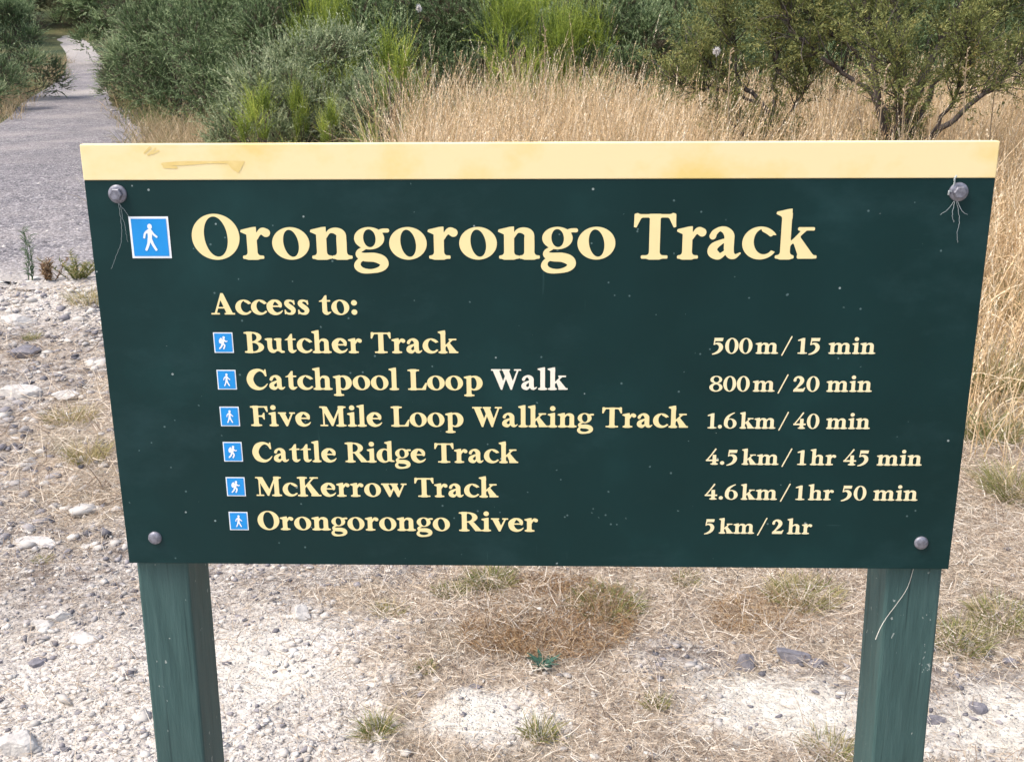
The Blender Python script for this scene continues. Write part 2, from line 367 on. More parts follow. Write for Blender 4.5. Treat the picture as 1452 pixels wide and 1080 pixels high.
# the walking track: left and right edges, far to near
PATH_R = [gp(112, 50), gp(126, 62), gp(140, 78), gp(151, 103), gp(152, 122), gp(160, 150), gp(203, 192), (-4.55, 14), (-3.55, 10.5), (-2.72, 8.2), (-2.5, 7.35), (-2.62, 7.0)]
PATH_L = [gp(78, 51), gp(84, 62), gp(94, 78), gp(91, 103), gp(72, 122), gp(34, 145), gp(-8, 180), (-7.9, 14), (-7.9, 10.5), (-8.0, 8.2), (-8.2, 7.5), (-8.4, 7.05)]
def resample(P, n):
    P = np.array(P); Q = np.vstack([2 * P[0] - P[1], P, 2 * P[-1] - P[-2]]); out = []
    for i in range(1, len(Q) - 2):
        t = np.linspace(0, 1, n, endpoint=False)[:, None]; a, b, c, d = Q[i - 1], Q[i], Q[i + 1], Q[i + 2]
        out.append(0.5 * (2 * b + (c - a) * t + (2 * a - 5 * b + 4 * c - d) * t * t + (3 * b - 3 * c + d - a) * t ** 3))
    return np.vstack(out + [P[-1:]])
PL, PR = resample(PATH_L, 12), resample(PATH_R, 12)
def in_path(x, y, m=0.0):
    """signed: True where (x, y) lies on the track"""
    x = np.asarray(x, float); y = np.asarray(y, float)
    poly = np.vstack([PL, PR[::-1]]); ins = np.zeros(x.shape, bool)
    for i in range(len(poly)):
        a = poly[i]; b = poly[(i + 1) % len(poly)]
        cr = (a[1] > y) != (b[1] > y)
        ins ^= cr & (x < (b[0] - a[0]) * (y - a[1]) / (b[1] - a[1] + 1e-12) + a[0])
    return ins
def blob(x, y, cx, cy, rx, ry): return np.exp(-(((x - cx) / rx) ** 2 + ((y - cy) / ry) ** 2))
def bare(x, y):
    """1 on the bare pale silt, 0 under grass"""
    b = 0.9 * sstep(.02, -.62, x + .25 * (fbm(x * 2, y * 2) - .5)) * sstep(7.6, 6.6, y)
    b = np.maximum(b, 1.1 * blob(x, y, .68, 2.43, .30, .19)); b = np.maximum(b, 1.0 * blob(x, y, -.08, 2.40, .22, .15))
    b = np.maximum(b, 1.0 * blob(x, y, 1.2, 2.42, .42, .26)); b = np.maximum(b, .85 * blob(x, y, .45, 2.66, .2, .11))
    b = b - .75 * blob(x, y, -1.75, 4.6, .38, .9) - .5 * blob(x, y, -1.45, 3.7, .22, .35) - .45 * blob(x, y, -2.6, 5.6, .4, .3) - .35 * blob(x, y, -.5, 3.0, .25, .12)
    return np.clip(b + .5 * (fbm(x * 5 + 7, y * 5) - .5), 0, 1)
def EARTH(x, y):
    """browner stony soil between the pale silt by the posts and the track"""
    return np.clip(sstep(2.85, 3.5, y + .25 * x + .5 + .6 * (fbm(x * 1.5, y * 1.5) - .5)) * sstep(6.9, 5.6, y) * (.75 + 1.2 * (fbm(x * 2.2 + 5, y * 2.2) - .25)), 0, 1)
def CHALK(x, y):
    """clean pale silt where nothing grows"""
    c = np.maximum(1.1 * blob(x, y, .69, 2.42, .25, .14), .8 * blob(x, y, -.1, 2.40, .18, .11)); c = np.maximum(c, .9 * blob(x, y, 1.25, 2.38, .3, .18)); c = np.maximum(c, .75 * blob(x, y, -.68, 2.62, .22, .2))
    return np.clip(c + 1.3 * (fbm(x * 7, y * 7) - .5), 0, 1) * sstep(.12, .3, c)
gx = spaced(-420, 420, -3.6, 3.4, .035); gy = spaced(-60, 600, 1.7, 7.6, .035)
X, Y = np.meshgrid(gx, gy)
Zr = np.where(in_path(X, Y), 0, rough(X, Y)) * sstep(40, 12, np.hypot(X, Y))
Z = land(X, Y) + Zr
k = NT('silt_and_litter'); co = k.coord()
n1 = k.noise(co, 9, 6, .6); n2 = k.noise(co, 60, 5, .7); n3 = k.noise(co, 1.7, 4)
silt = k.ramp(n2, [(.30, (.15, .13, .115)), (.44, (.40, .36, .315)), (.58, (.62, .575, .51)), (.8, (.78, .74, .67))])
peb = k.ramp(k.vor(co, 95, 'Color'), [(.0, (.16, .15, .16)), (.35, (.34, .32, .32)), (.7, (.55, .51, .46)), (1, (.75, .72, .66))])
pm = k.ramp(k.vor(co, 95), [(.28, 1.0), (.45, 0.0)])
silt = k.mix(k.math('MULTIPLY', pm, k.ramp(n1, [(.42, 0.1), (.6, .95)])), silt, peb)
lit = k.ramp(n2, [(.28, (.11, .085, .07)), (.46, (.31, .25, .19)), (.7, (.56, .48, .385))])
lit = k.mix(k.ramp(n3, [(.5, 0.0), (.7, .35)]), lit, (.10, .11, .045))
msk = k.ramp(k.math('ADD', k.attr('bare'), k.math('MULTIPLY', k.math('SUBTRACT', n1, .5), 1.2)), [(.38, 0.0), (.62, 1.0)])
silt = k.mix(k.math('MULTIPLY', k.attr('earth'), k.ramp(k.noise(co, 14, 5, .7), [(.40, .95), (.62, .25)])), silt, k.ramp(n2, [(.3, (.06, .046, .038)), (.55, (.19, .15, .12)), (.75, (.36, .31, .27))]))
silt = k.mix(k.math('MULTIPLY', k.attr('chalk'), k.ramp(n2, [(.3, .45), (.5, .95)])), silt, k.mix(k.ramp(k.noise(co, 28, 6, .7), [(.42, 1.0), (.6, 0.0)]), (.70, .66, .565), (.50, .455, .385)))
near = k.mix(msk, lit, silt)
wild = k.ramp(k.noise(co, .35, 5), [(.35, (.035, .05, .022)), (.6, (.09, .095, .04)), (.8, (.19, .15, .08))])
k.color(k.mix(k.attr('wild'), near, wild)); k.rough(.92, .2)
k.bump(k.math('ADD', k.math('MULTIPLY', n2, .7), k.math('MULTIPLY', pm, .35)), .8, .012)
ground = link('ground', grid_mesh('ground', X, Y, Z, {'chalk': CHALK(X, Y), 'earth': EARTH(X, Y), 'bare': bare(X, Y), 'wild': sstep(13, 17, np.hypot(X * .8, Y))}), k.m); tag(ground, kind='structure')
# the track
T = np.linspace(0, 1, 40)[None, :]; n = len(PL)
wob = (fbm(np.arange(n) * .9, np.zeros(n)) - .5)[:, None] * .25
PX = PL[:, :1] * (1 - T) + (PR[:, :1] + wob) * T; PY = PL[:, 1:] * (1 - T) + PR[:, 1:] * T
PY = PY + ((fbm(PX * 1.5, PY * 0 + 3) - .5) * .7 + (fbm(PX * 7, PY * 0 + 3) - .5) * .25) * (np.arange(n)[:, None] > n - 9)
PZ = land(PX, PY) + .006 + .012 * np.sin(T * math.pi) + (fbm(PX * 2, PY * 2) - .5) * .006
k = NT('track_gravel'); co = k.coord()
c1 = k.ramp(k.vor(co, 34, 'Color'), [(0, (.03, .028, .03)), (.35, (.10, .093, .10)), (.65, (.19, .175, .18)), (.85, (.36, .335, .335)), (1, (.60, .565, .54))])
c2 = k.ramp(k.vor(co, 13, 'Color'), [(0, (.05, .047, .05)), (.5, (.145, .133, .138)), (1, (.36, .33, .32))])
big = k.noise(co, .8, 4)
col = k.mix(.4, c1, c2); col = k.mix(k.ramp(big, [(.46, 0.0), (.66, .55)]), col, (.33, .295, .27))
mot = k.noise(k.coord((1, .35, 1)), 1.1, 3, .5); col = k.mix(k.ramp(mot, [(.40, .28), (.5, 0.0)]), col, (.13, .12, .125)); grit = k.noise(co, 55, 2, .8); col = k.mix(k.ramp(grit, [(.56, 0.0), (.64, .8)]), col, (.50, .47, .455)); col = k.mix(k.ramp(grit, [(.36, .8), (.44, 0.0)]), col, (.05, .046, .05))
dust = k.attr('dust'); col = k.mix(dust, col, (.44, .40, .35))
k.color(col); k.rough(.9, .2); k.bump(k.math('SUBTRACT', 1.0, k.vor(co, 34)), .9, .012)
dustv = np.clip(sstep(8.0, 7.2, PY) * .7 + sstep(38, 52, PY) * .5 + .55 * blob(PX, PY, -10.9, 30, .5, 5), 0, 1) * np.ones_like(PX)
path = link('path', grid_mesh('path', PX, PY, PZ, {'dust': dustv}), k.m); tag(path, kind='structure')
# ---------------------------------------------------------------- sign
exec_glyphs = make_glyphs()
SX, SY, SYAW, BZ, BH = 0.03093503, 1.506729, -0.03195933, 0.84329, 0.60943
sign = empty('track_sign', (SX, SY, 0), SYAW)
tag(sign, 'dark green information board with yellow header lettering on two green timber posts', 'sign')
k = NT('green_sign_paint'); co = k.coord()
blot = k.noise(co, 3.2, 6, .6); fine = k.noise(co, 40, 3)
base = k.ramp(blot, [(.3, (.0016, .0210, .0206)), (.55, (.0026, .0268, .0266)), (.75, (.0075, .044, .0437))])
co2 = k.coord((3, 1, 40)); scr = k.noise(co2, 5, 2)
base = k.mix(k.ramp(scr, [(.72, 0.0), (.80, .25)]), base, (.05, .11, .12))
dust = k.ramp(k.noise(k.coord((1, 1, 1.8)), 2.3, 7, .7), [(.54, 0.0), (.72, .22)]); base = k.mix(dust, base, (.045, .105, .115))
dots = k.math('LESS_THAN', k.vor(co, 34), .055); keep = k.math('GREATER_THAN', k.noise(co, 11, 2), .53)
base = k.mix(k.math('MULTIPLY', k.math('MULTIPLY', dots, keep), .5), base, (.5, .58, .56))
scr2 = k.noise(k.coord((30, 1, 2.5)), 4, 2); base = k.mix(k.ramp(scr2, [(.73, 0.0), (.79, .2)]), base, (.06, .13, .13))
dots2 = k.math('LESS_THAN', k.vor(co, 60), .09); keep2 = k.math('GREATER_THAN', k.noise(co, 23, 2), .55)
base = k.mix(k.math('MULTIPLY', k.math('MULTIPLY', dots2, keep2), .4), base, (.2, .3, .3))
k.color(base); k.rough(k.ramp(blot, [(.3, .42), (.7, .6)]), .22)
M_board = k.m
k = NT('cream_yellow_paint'); co = k.coord(); st = k.noise(k.coord((1, 1, 1.3)), 7, 5, .6)
k.color(k.mix(k.ramp(st, [(.48, 0.0), (.70, .9)]), (.86, .71, .39), (.80, .60, .20))); spk = k.math('MULTIPLY', k.math('LESS_THAN', k.vor(co, 30), .035), k.math('GREATER_THAN', k.noise(co, 8, 2), .5)); k.color(k.mix(k.math('MULTIPLY', spk, .8), k.b.inputs['Base Color'].links[0].from_socket, (.2, .16, .08))); k.rough(.5, .4); M_yel = k.m
def paint(name, c, r=.5):
    k = NT(name); co = k.coord(); n = k.noise(co, 30, 4); k.color(k.mix(k.ramp(n, [(.4, 0.0), (.75, .25)]), c, tuple(v * .82 for v in c))); k.rough(r, .35); return k.m
M_let2 = paint('cream_letters', (.87, .76, .46)); M_let = paint('pale_yellow_letters', (.86, .72, .36)); M_let_w = paint('off_white_letters', (.87, .81, .66)); M_white = paint('white_vinyl', (.85, .87, .88)); M_blue = paint('blue_vinyl', (.011, .28, .70), .4)
b = MB(); b.box(-.6, 0, BZ, .6, .012, BZ + .5622, .0012); b.build('board', M_board, sign)
b = MB(); b.box(-.6, -.0012, BZ + .5624, .6, .0132, BZ + BH, .0012); hb = b.build('header_band', M_yel, sign)
_gc = {}
def flat(name, parts, mat, y=-.0006):
    """lay (V, F, ox, oz, sx, sz) shapes on the face of the board as one thin sheet"""
    V, F, o = [], [], 0
    for v, f, ox, oz, sx, sz in parts:
        V.append(np.stack([ox + v[:, 0] * sx, np.full(len(v), y), oz + v[:, 1] * sz], 1)); F += [[i + o for i in q] for q in f]; o += len(v)
    me = bpy.data.meshes.new(name); me.from_pydata(np.vstack(V).tolist(), [], F); me.update()
    return link(name, me, mat, sign)
SPACE = {' ': 40, '\u2009': 16, '\u200a': 26}
def text(s, x0, x1, base, cap, mat, h, name='lettering'):
    w = sum(SPACE[c] if c in SPACE else exec_glyphs[c][0] for c in s) - 3
    sx = (x1 - x0) / w; x = x0; out = []
    for c in s:
        if c in SPACE: x += SPACE[c] * sx; continue
        if (c, h) not in _gc: _gc[c, h] = sdf_mesh(exec_glyphs[c][1], -6, -36, exec_glyphs[c][0] + 8, 112, h)
        v, f = _gc[c, h]; out.append((v, f, x - .6, BZ + base, sx, cap / 100)); x += exec_glyphs[c][0] * sx
    return flat(name, out, mat)
text('Orongorongo', .1375, .7075, .4563, .0606, M_let, 1.3); text('Track', .7320, .9735, .4563, .0606, M_let, 1.3)
text('Access to:', .1558, .3597, .3788, .0296, M_let, 2.2)
rows = [('Butcher Track', .1976, .4938, .3243, '500\u2009m\u2009/\u200a15 min', .8425, 1.0655, .3245),
        ('Catchpool Loop', .1974, .5280, .2708, '800\u2009m\u2009/\u200a20 min', .8420, 1.0655, .2701),
        ('Five Mile Loop Walking Track', .1983, .8139, .2165, '1.6\u2009km\u2009/\u200a40 min', .8410, 1.0675, .2157),
        ('Cattle Ridge Track', .1972, .5757, .1622, '4.5\u2009km\u2009/\u200a1\u2009hr 45 min', .8415, 1.1446, .1614),
        ('McKerrow Track', .1973, .5470, .1092, '4.6\u2009km\u2009/\u200a1\u2009hr 50 min', .8423, 1.1440, .1080),
        ('Orongorongo River', .1965, .6048, .0560, '5\u2009km\u2009/\u200a2\u2009hr', .8436, .9985, .0550)]
for a, x0, x1, yb, c, u0, u1, yc in rows:
    text(a, x0, x1, yb, .0296, M_let, 2.2); text(c, u0, u1, yc, .0222, M_let2, 2.6)
wk = text('Walk', .5400, .6450, .2717, .0296, M_let_w, 2.2); wk['label'] = 'whiter replacement word beside the yellow lettering'
walker = g_or(g_ell(52, 80, 6.6, 7.4), g_pen([(50.5, 66, 7.4), (50.5, 58, 6.4), (49.5, 47, 5.6)]), g_pen([(46, 69, 3.2), (37, 61, 3), (33.5, 50, 2.8)]), g_pen([(54, 69, 3.2), (61, 59, 3), (69, 52, 2.9)]),
    g_pen([(47.5, 47, 4.4), (44, 33, 3.8), (36.5, 17, 3.4)]), g_pen([(51, 47, 4.4), (56, 33, 3.8), (64.5, 17, 3.4)]))
tramper = g_or(g_ell(55, 82, 8, 8), g_pen([(53, 68, 8), (49, 58, 8), (45, 47, 7)]), g_pen([(37, 73, 7), (31, 62, 8.5), (31, 52, 7)]), g_pen([(56, 68, 4), (66, 58, 3.6), (76, 60, 3)]),
    g_pen([(47, 46, 6), (57, 33, 5), (50, 14, 4.2)]), g_pen([(43, 46, 6), (38, 30, 5), (24, 15, 4.2)]))
smaller = lambda f, q: g_mv(f, 50 - 50 * q, 50 - 50 * q, q)
WK, TR = sdf_mesh(smaller(walker, .88), 20, 8, 80, 92, 1.4), sdf_mesh(smaller(tramper, .8), 14, 6, 86, 94, 1.8)
def rect(x0, z0, x1, z1): return np.array([(x0, z0), (x1, z0), (x1, z1), (x0, z1)], float), [[0, 1, 2, 3]]
for u0, v1, u1, v0, fig in [(.0547, .5140, .1085, .4573, WK), (.1556, .3534, .1827, .324, TR), (.1559, .2994, .1827, .2705, WK), (.1555, .2452, .1829, .2158, WK), (.1557, .1922, .1829, .1622, TR), (.1555, .1383, .1829, .1086, TR), (.1553, .084, .183, .055, WK)]:
    w, h = u1 - u0, v1 - v0; e = .055 * w
    pg = flat('pictogram', [(*rect(u0 - .6, BZ + v0, u1 - .6, BZ + v1), 0, 0, 1, 1)], M_white, -.0006)
    q = flat('blue_field', [(*rect(u0 - .6 + e, BZ + v0 + e, u1 - .6 - e, BZ + v1 - e), 0, 0, 1, 1)], M_blue, -.0010); q.parent = pg
    q = flat('walking_figure' if fig is WK else 'hiking_figure', [(*fig, u0 - .6, BZ + v0, w / 100, h / 100)], M_white, -.0014); q.parent = pg
# brushed stain on the header band
stain = g_or(g_pen([(0, 38, 4), (30, 40, 5), (70, 42, 3), (112, 42, 3.4)], 8), g_poly([(96, 44), (122, 44), (112, 18), (104, 26)]), g_pen([(2, 32, 4), (18, 30, 3)]), g_pen([(-28, 64, 1.4), (-18, 78, 2.2)]), g_pen([(-22, 60, 2), (-10, 76, 1.6)]), g_pen([(-16, 62, 1.2), (-6, 70, 2)]))
sv, sf = sdf_mesh(stain, -40, 8, 130, 90, 2)
k = NT('yellow_brown_stain'); k.color(k.mix(k.ramp(k.noise(k.coord(), 60, 4), [(.3, 0.0), (.7, 1.0)]), (.81, .63, .26), (.73, .54, .19))); k.rough(.5, .4)
flat('paint_stain', [(sv, sf, -.49, BZ + .5625, .00088, .00055)], k.m, -.0016)
# posts
k = NT('green_post_paint'); co = k.coord((1, 1, .12)); g1 = k.noise(co, 60, 6, .65); cob = k.coord(); g2 = k.noise(cob, 6, 4)
pc = k.ramp(g1, [(.25, (.030, .070, .066)), (.5, (.043, .094, .088)), (.75, (.062, .120, .112))])
pc = k.mix(k.ramp(g2, [(.45, 0.0), (.75, .5)]), pc, (.045, .085, .078))
chip = k.math('MULTIPLY', k.math('GREATER_THAN', k.noise(k.coord((1, 1, .6)), 110, 3, .6), .69), k.math('GREATER_THAN', k.noise(cob, 7, 3), .46))
pc = k.mix(k.math('MULTIPLY', chip, .8), pc, (.38, .42, .38))
crack = k.ramp(k.noise(k.coord((1, 1, .02)), 90, 2), [(.32, 1.0), (.36, 0.0)])
pc = k.mix(k.math('MULTIPLY', crack, .6), pc, (.01, .03, .03))
k.color(pc); k.rough(.6, .35); k.bump(g1, .6, .005); M_post = k.m
for x0, x1, lean in ((-.595, -.5175, .0125), (.5165, .5965, -.019)):
    xc = (x0 + x1) / 2
    m = Matrix.Translation((xc, 0, BZ)) @ Matrix.Rotation(lean, 4, 'Y') @ Matrix.Translation((-xc, 0, -BZ))
    b = MB(); b.box(x0, .0136, -.35, x1, .1136, BZ + .52, .004, 2, m); b.build('post', M_post, sign)
k = NT('galvanised_bolt'); n = k.noise(k.coord(), 180, 4); k.color(k.ramp(n, [(.3, (.13, .13, .155)), (.7, (.30, .30, .345))])); k.b.inputs['Metallic'].default_value = .55; k.rough(.55, .5); M_bolt = k.m
for u, v, top in ((.0437, .5442, 1), (1.1542, .5445, 1), (.0431, .0416, 0), (1.1562, .0422, 0)):
    b = MB(); c = (u - .6, 0, BZ + v)
    if top:
        b.lathe([(.0124, -.001), (.0124, .0018), (.0118, .0026), (.0092, .0032), (.0086, .0034)], c, (0, -1, 0), 28)
        bb = b.build('bolt', M_bolt, sign, True)
        h = MB(); h.lathe([(.0084, .0030), (.0084, .0078), (.0072, .0092)], c, (0, -1, 0), 6); h.build('bolt_head', M_bolt, bb)
    else:
        b.lathe([(.0100, -.001), (.0100, .0010), (.0096, .0024), (.0082, .0038), (.0055, .0047), (.0012, .0050)], c, (0, -1, 0), 28); b.build('bolt', M_bolt, sign, True)
# old spider silk hanging from the bolts
k = NT('spider_silk'); k.color((.42, .46, .46)); k.rough(.6, .4); M_silk = k.m
def sgn(u, v, y): return Matrix.Rotation(SYAW, 4, 'Z') @ Vector((u - .6, y, BZ + v)) + Vector((SX, SY, 0))
def silk(label, strands):
    b = MB(); r0 = random.Random(3)
    for pts, r in strands:
        P = resample([(p[0], p[1]) for p in pts], 8); b.tube([sgn(p[0] + r0.uniform(-.0006, .0006), p[1], -.0018 - (.0025 * math.sin(i / len(P) * 3.1))) for i, p in enumerate(P)], r, 4)
    return tag(b.build('cobweb', M_silk), label, 'cobweb')
silk('thin cobweb strand hanging below the grey bolt near the large blue pictogram', [([(.0437, .533), (.0455, .51), (.043, .482), (.034, .462), (.024, .443)], .0002), ([(.0437, .532), (.052, .523), (.058, .512)], .0002), ([(.045, .533), (.05, .50), (.051, .48)], .00015)])
silk('tangled pale cobweb with a white tuft round the top right bolt', [([(1.152, .534), (1.158, .51), (1.157, .49), (1.160, .478)], .00025), ([(1.150, .534), (1.141, .522), (1.133, .515)], .00025), ([(1.153, .534), (1.160, .52), (1.168, .515)], .0003), ([(1.150, .532), (1.148, .515), (1.152, .505)], .0003), ([(1.147, .552), (1.146, .561), (1.149, .566)], .0010), ([(1.1445, .545), (1.1405, .546), (1.141, .541)], .0011)])
b = MB(); P = resample([(1.1545, .0085), (1.1525, -.012), (1.147, -.038), (1.134, -.064), (1.122, -.085), (1.114, -.104), (1.109, -.122)], 8)
b.tube([sgn(p[0], p[1], .0095 if i < 1 else .0115) for i, p in enumerate(P)], [.0004] * (len(P) - 14) + [.0006] * 14, 5)
k = NT('dry_stalk'); k.color((.66, .63, .55)); k.rough(.7, .2); M_stalk = k.m
tag(b.build('grass_stalk', M_stalk), 'dry curved grass stalk stuck to the right post below the board', 'stalk')
# ---------------------------------------------------------------- grasses
def ribbons(P, az, L, W, lean, bend, segs=3, twist=None, tip=.15, rng=RNG):
    """curved tapering blades; returns V (n, segs+1, 2, 3)"""
    n = len(P); s = np.linspace(0, 1, segs + 1)
    th = lean[:, None] + bend[:, None] * s[None, :]
    ds = L[:, None] / segs; mid = (th[:, :-1] + th[:, 1:]) / 2
    rr = np.concatenate([np.zeros((n, 1)), np.cumsum(np.sin(mid) * ds, 1)], 1); zz = np.concatenate([np.zeros((n, 1)), np.cumsum(np.cos(mid) * ds, 1)], 1)
    ca, sa = np.cos(az)[:, None], np.sin(az)[:, None]
    c = np.stack([P[:, :1] + rr * ca, P[:, 1:2] + rr * sa, P[:, 2:3] + zz], -1)
    if twist is None: twist = rng.uniform(-math.pi, math.pi, n)
    ct, st = np.cos(twist)[:, None], np.sin(twist)[:, None]
    nrm = np.stack([np.cos(th) * ca, np.cos(th) * sa, -np.sin(th)], -1); per = np.stack([-sa + 0 * th, ca + 0 * th, 0 * th], -1)
    w = per * ct[..., None] + nrm * st[..., None]
    hw = (W[:, None] / 2 * (1 - (1 - tip) * s[None, :] ** 1.6))[..., None]
    return np.stack([c - w * hw, c + w * hw], 2), c
def ribbon_mesh(name, groups):
    """groups: list of (V (n, s, 2, 3), tint (n,)), plus optional raw triangles (V (n, 3, 3), tint)"""
    Vs, Q, Tr, A, o = [], [], [], [], 0
    for V, t in groups:
        n = V.shape[0]
        if V.ndim == 4:
            s = V.shape[1]; idx = o + np.arange(n * s * 2).reshape(n, s, 2)
            Q.append(np.stack([idx[:, :-1, 0], idx[:, :-1, 1], idx[:, 1:, 1], idx[:, 1:, 0]], -1).reshape(-1, 4)); m = s * 2
        else: Tr.append((o + np.arange(n * 3)).reshape(n, 3)); m = 3
        Vs.append(V.reshape(-1, 3)); A.append(np.repeat(t, m)); o += n * m
    return np_mesh(name, np.vstack(Vs), ([np.vstack(Q)] if Q else []) + ([np.vstack(Tr)] if Tr else []), {'tint': np.concatenate(A)})
U = lambda a, b, n: RNG.uniform(a, b, n)
def surf(x, y): return land(x, y) + np.where(in_path(x, y), 0, rough(x, y)) * sstep(40, 12, np.hypot(x, y))
def scatter(n, x0, x1, y0, y1, keep):
    x = U(x0, x1, n); y = U(y0, y1, n); k_ = RNG.random(n) < keep(x, y); x, y = x[k_], y[k_]
    return np.stack([x, y, surf(x, y)], 1)
STRAW = [(0, (.13, .085, .06)), (.3, (.32, .235, .165)), (.6, (.54, .435, .32)), (.85, (.70, .61, .49)), (1, (.80, .74, .64))]
M_straw = leaf_mat('straw', STRAW, .2, .6, .3)
M_gold = leaf_mat('golden_grass', [(0, (.13, .15, .06)), (.10, (.20, .17, .08)), (.3, (.42, .28, .14)), (.6, (.66, .48, .27)), (.85, (.80, .64, .42)), (1, (.85, .74, .55))], .2, .6, .3)
def in_view(x, y, m=.5): return (np.abs(x - .1) < y * .47 + m)
def litter_keep(x, y): return np.clip(1.05 - bare(x, y) * .97, .06, 1) * (1 - .55 * np.clip(CHALK(x, y) * 1.3, 0, 1)) * in_view(x, y) * ~in_path(x, y)
def lying(P, L0, L1, W0, W1, up, tint):
    n = len(P); P = P.copy(); P[:, 2] += U(.001, up, n)
    return ribbons(P, U(0, 2 * math.pi, n), U(L0, L1, n), U(W0, W1, n), U(1.2, 1.8, n), U(-1.0, 1.2, n), 4)[0], tint
gs = []
P = scatter(95000, -1.8, 1.9, 1.9, 3.9, litter_keep); gs.append(lying(P, .012, .045, .0010, .0024, .016, np.clip(RNG.normal(.70, .26, len(P)) - .4 * (RNG.random(len(P)) < .22), 0, 1)))
P = scatter(34000, -1.8, 1.9, 1.9, 3.9, litter_keep); gs.append(lying(P, .02, .10, .0010, .0023, .022, np.clip(RNG.normal(.74, .24, len(P)) - .45 * (RNG.random(len(P)) < .2), 0, 1)))
P = scatter(46000, -3.8, 3.6, 3.6, 7.4, litter_keep); gs.append(lying(P, .05, .2, .002, .0038, .03, np.clip(RNG.normal(.66, .22, len(P)), 0, 1)))
P = scatter(9000, -1.7, 1.9, 1.9, 4.2, litter_keep); n = len(P)      # short standing and arching dead blades
gs.append((ribbons(P, U(0, 6.28, n), U(.03, .11, n), U(.0012, .0024, n), U(.2, 1.0, n), U(.2, 1.3, n), 4)[0], np.clip(RNG.normal(.55, .2, n), 0, 1)))
P = scatter(9000, -3.8, 3.8, 3.6, 7.4, litter_keep); n = len(P)
gs.append((ribbons(P, U(0, 6.28, n), U(.06, .2, n), U(.002, .0035, n), U(.2, .9, n), U(.2, 1.3, n), 4)[0], np.clip(RNG.normal(.5, .2, n), 0, 1)))
tag(link('dry_grass_litter', ribbon_mesh('dry_grass_litter', gs), M_straw), 'pale straw of dead grass lying over the ground around the sign', 'dry grass', kind='stuff')
# tall standing dry grass behind the sign
def tall_keep(x, y):
    edge = sstep(-1.0, -.3, x + .5 * (fbm(y * 1.1, y * 0 + 2) - .5) + .09 * (y - 7))
    front = sstep(3.7, 5.4, y + .5 * (fbm(x * 2, x * 0) - .5)); thick = .45 + .55 * sstep(.35, .6, fbm(x * .9, y * .9))
    return edge * front * thick * sstep(13.6, 12.4, y + .8 * (fbm(x * .8, x * 0 + 8) - .5)) * in_view(x, y, 1.2)
P = scatter(90000, -1.6, 8, 3.5, 13.6, tall_keep); n = len(P)
hgt = sstep(3.4, 8.2, P[:, 1]) * .72 + .28
hgt *= (.75 + .5 * fbm(P[:, 0] * .8, P[:, 1] * .8 + 4))
L = hgt * (RNG.normal(.95, .17, n).clip(.4, 1.3) + (RNG.random(n) < .06) * U(.1, .4, n)) * (1 - .18 * sstep(1.0, 2.2, P[:, 0]) * sstep(10.5, 8.5, P[:, 1])); az = RNG.normal(.4, 1.6, n)
lean = np.abs(RNG.normal(0, .18, n)); wild_ = RNG.random(n) < .2; lean[wild_] += U(.2, .7, n)[wild_]
tint = np.clip(RNG.normal(.58, .26, n) + .35 * (fbm(P[:, 0] * 1.2, P[:, 1] * 1.2 + 9) - .5), 0, 1)
Vt, ct = ribbons(P, az, L, U(.0030, .0052, n), lean, U(.05, .55, n), 4)
gs = [(Vt, tint)]
Pb = scatter(9000, -1.4, 8, 4.2, 13, tall_keep); nb = len(Pb); hb_ = sstep(3.4, 8.2, Pb[:, 1]) * .72 + .28
gs.append((ribbons(Pb, RNG.normal(.8, 1.4, nb), hb_ * U(.6, 1.15, nb), U(.006, .011, nb), U(.05, .5, nb), U(.6, 2.3, nb), 6)[0], np.clip(RNG.normal(.78, .15, nb), 0, 1)))      # broad bent blades
hd = np.where(RNG.random(n) < .45)[0]; ends = ct[hd, -1]; dirs = ct[hd, -1] - ct[hd, -2]; dirs /= np.linalg.norm(dirs, axis=1)[:, None]
for j in range(9):                       # seed heads: small husks along the tip
    m = len(hd); p = ends - dirs * (j * .017 + U(0, .01, m))[:, None]; q = RNG.normal(0, 1, (m, 3)); q -= dirs * (q * dirs).sum(1)[:, None]; q /= np.linalg.norm(q, axis=1)[:, None]
    tipv = p + dirs * .018 + q * U(.004, .012, m)[:, None]; b2 = np.cross(dirs, q) * .0035
    gs.append((np.stack([p - b2, p + b2, tipv], 1), np.clip(tint[hd] + .12, 0, 1)))
P = scatter(60000, -1.6, 8, 3.5, 13.4, tall_keep); n = len(P); hg = sstep(3.4, 8.2, P[:, 1]) * .7 + .3
gs.append((ribbons(P, U(0, 6.28, n), hg * U(.35, .95, n), U(.003, .006, n), U(.1, .7, n), U(.3, 1.7, n), 4)[0], np.clip(RNG.normal(.5, .2, n), 0, 1)))
tag(link('tall_dry_grass', ribbon_mesh('tall_dry_grass', gs), M_gold), 'tall golden dry grass standing in a thick band behind the sign', 'dry grass', kind='stuff')
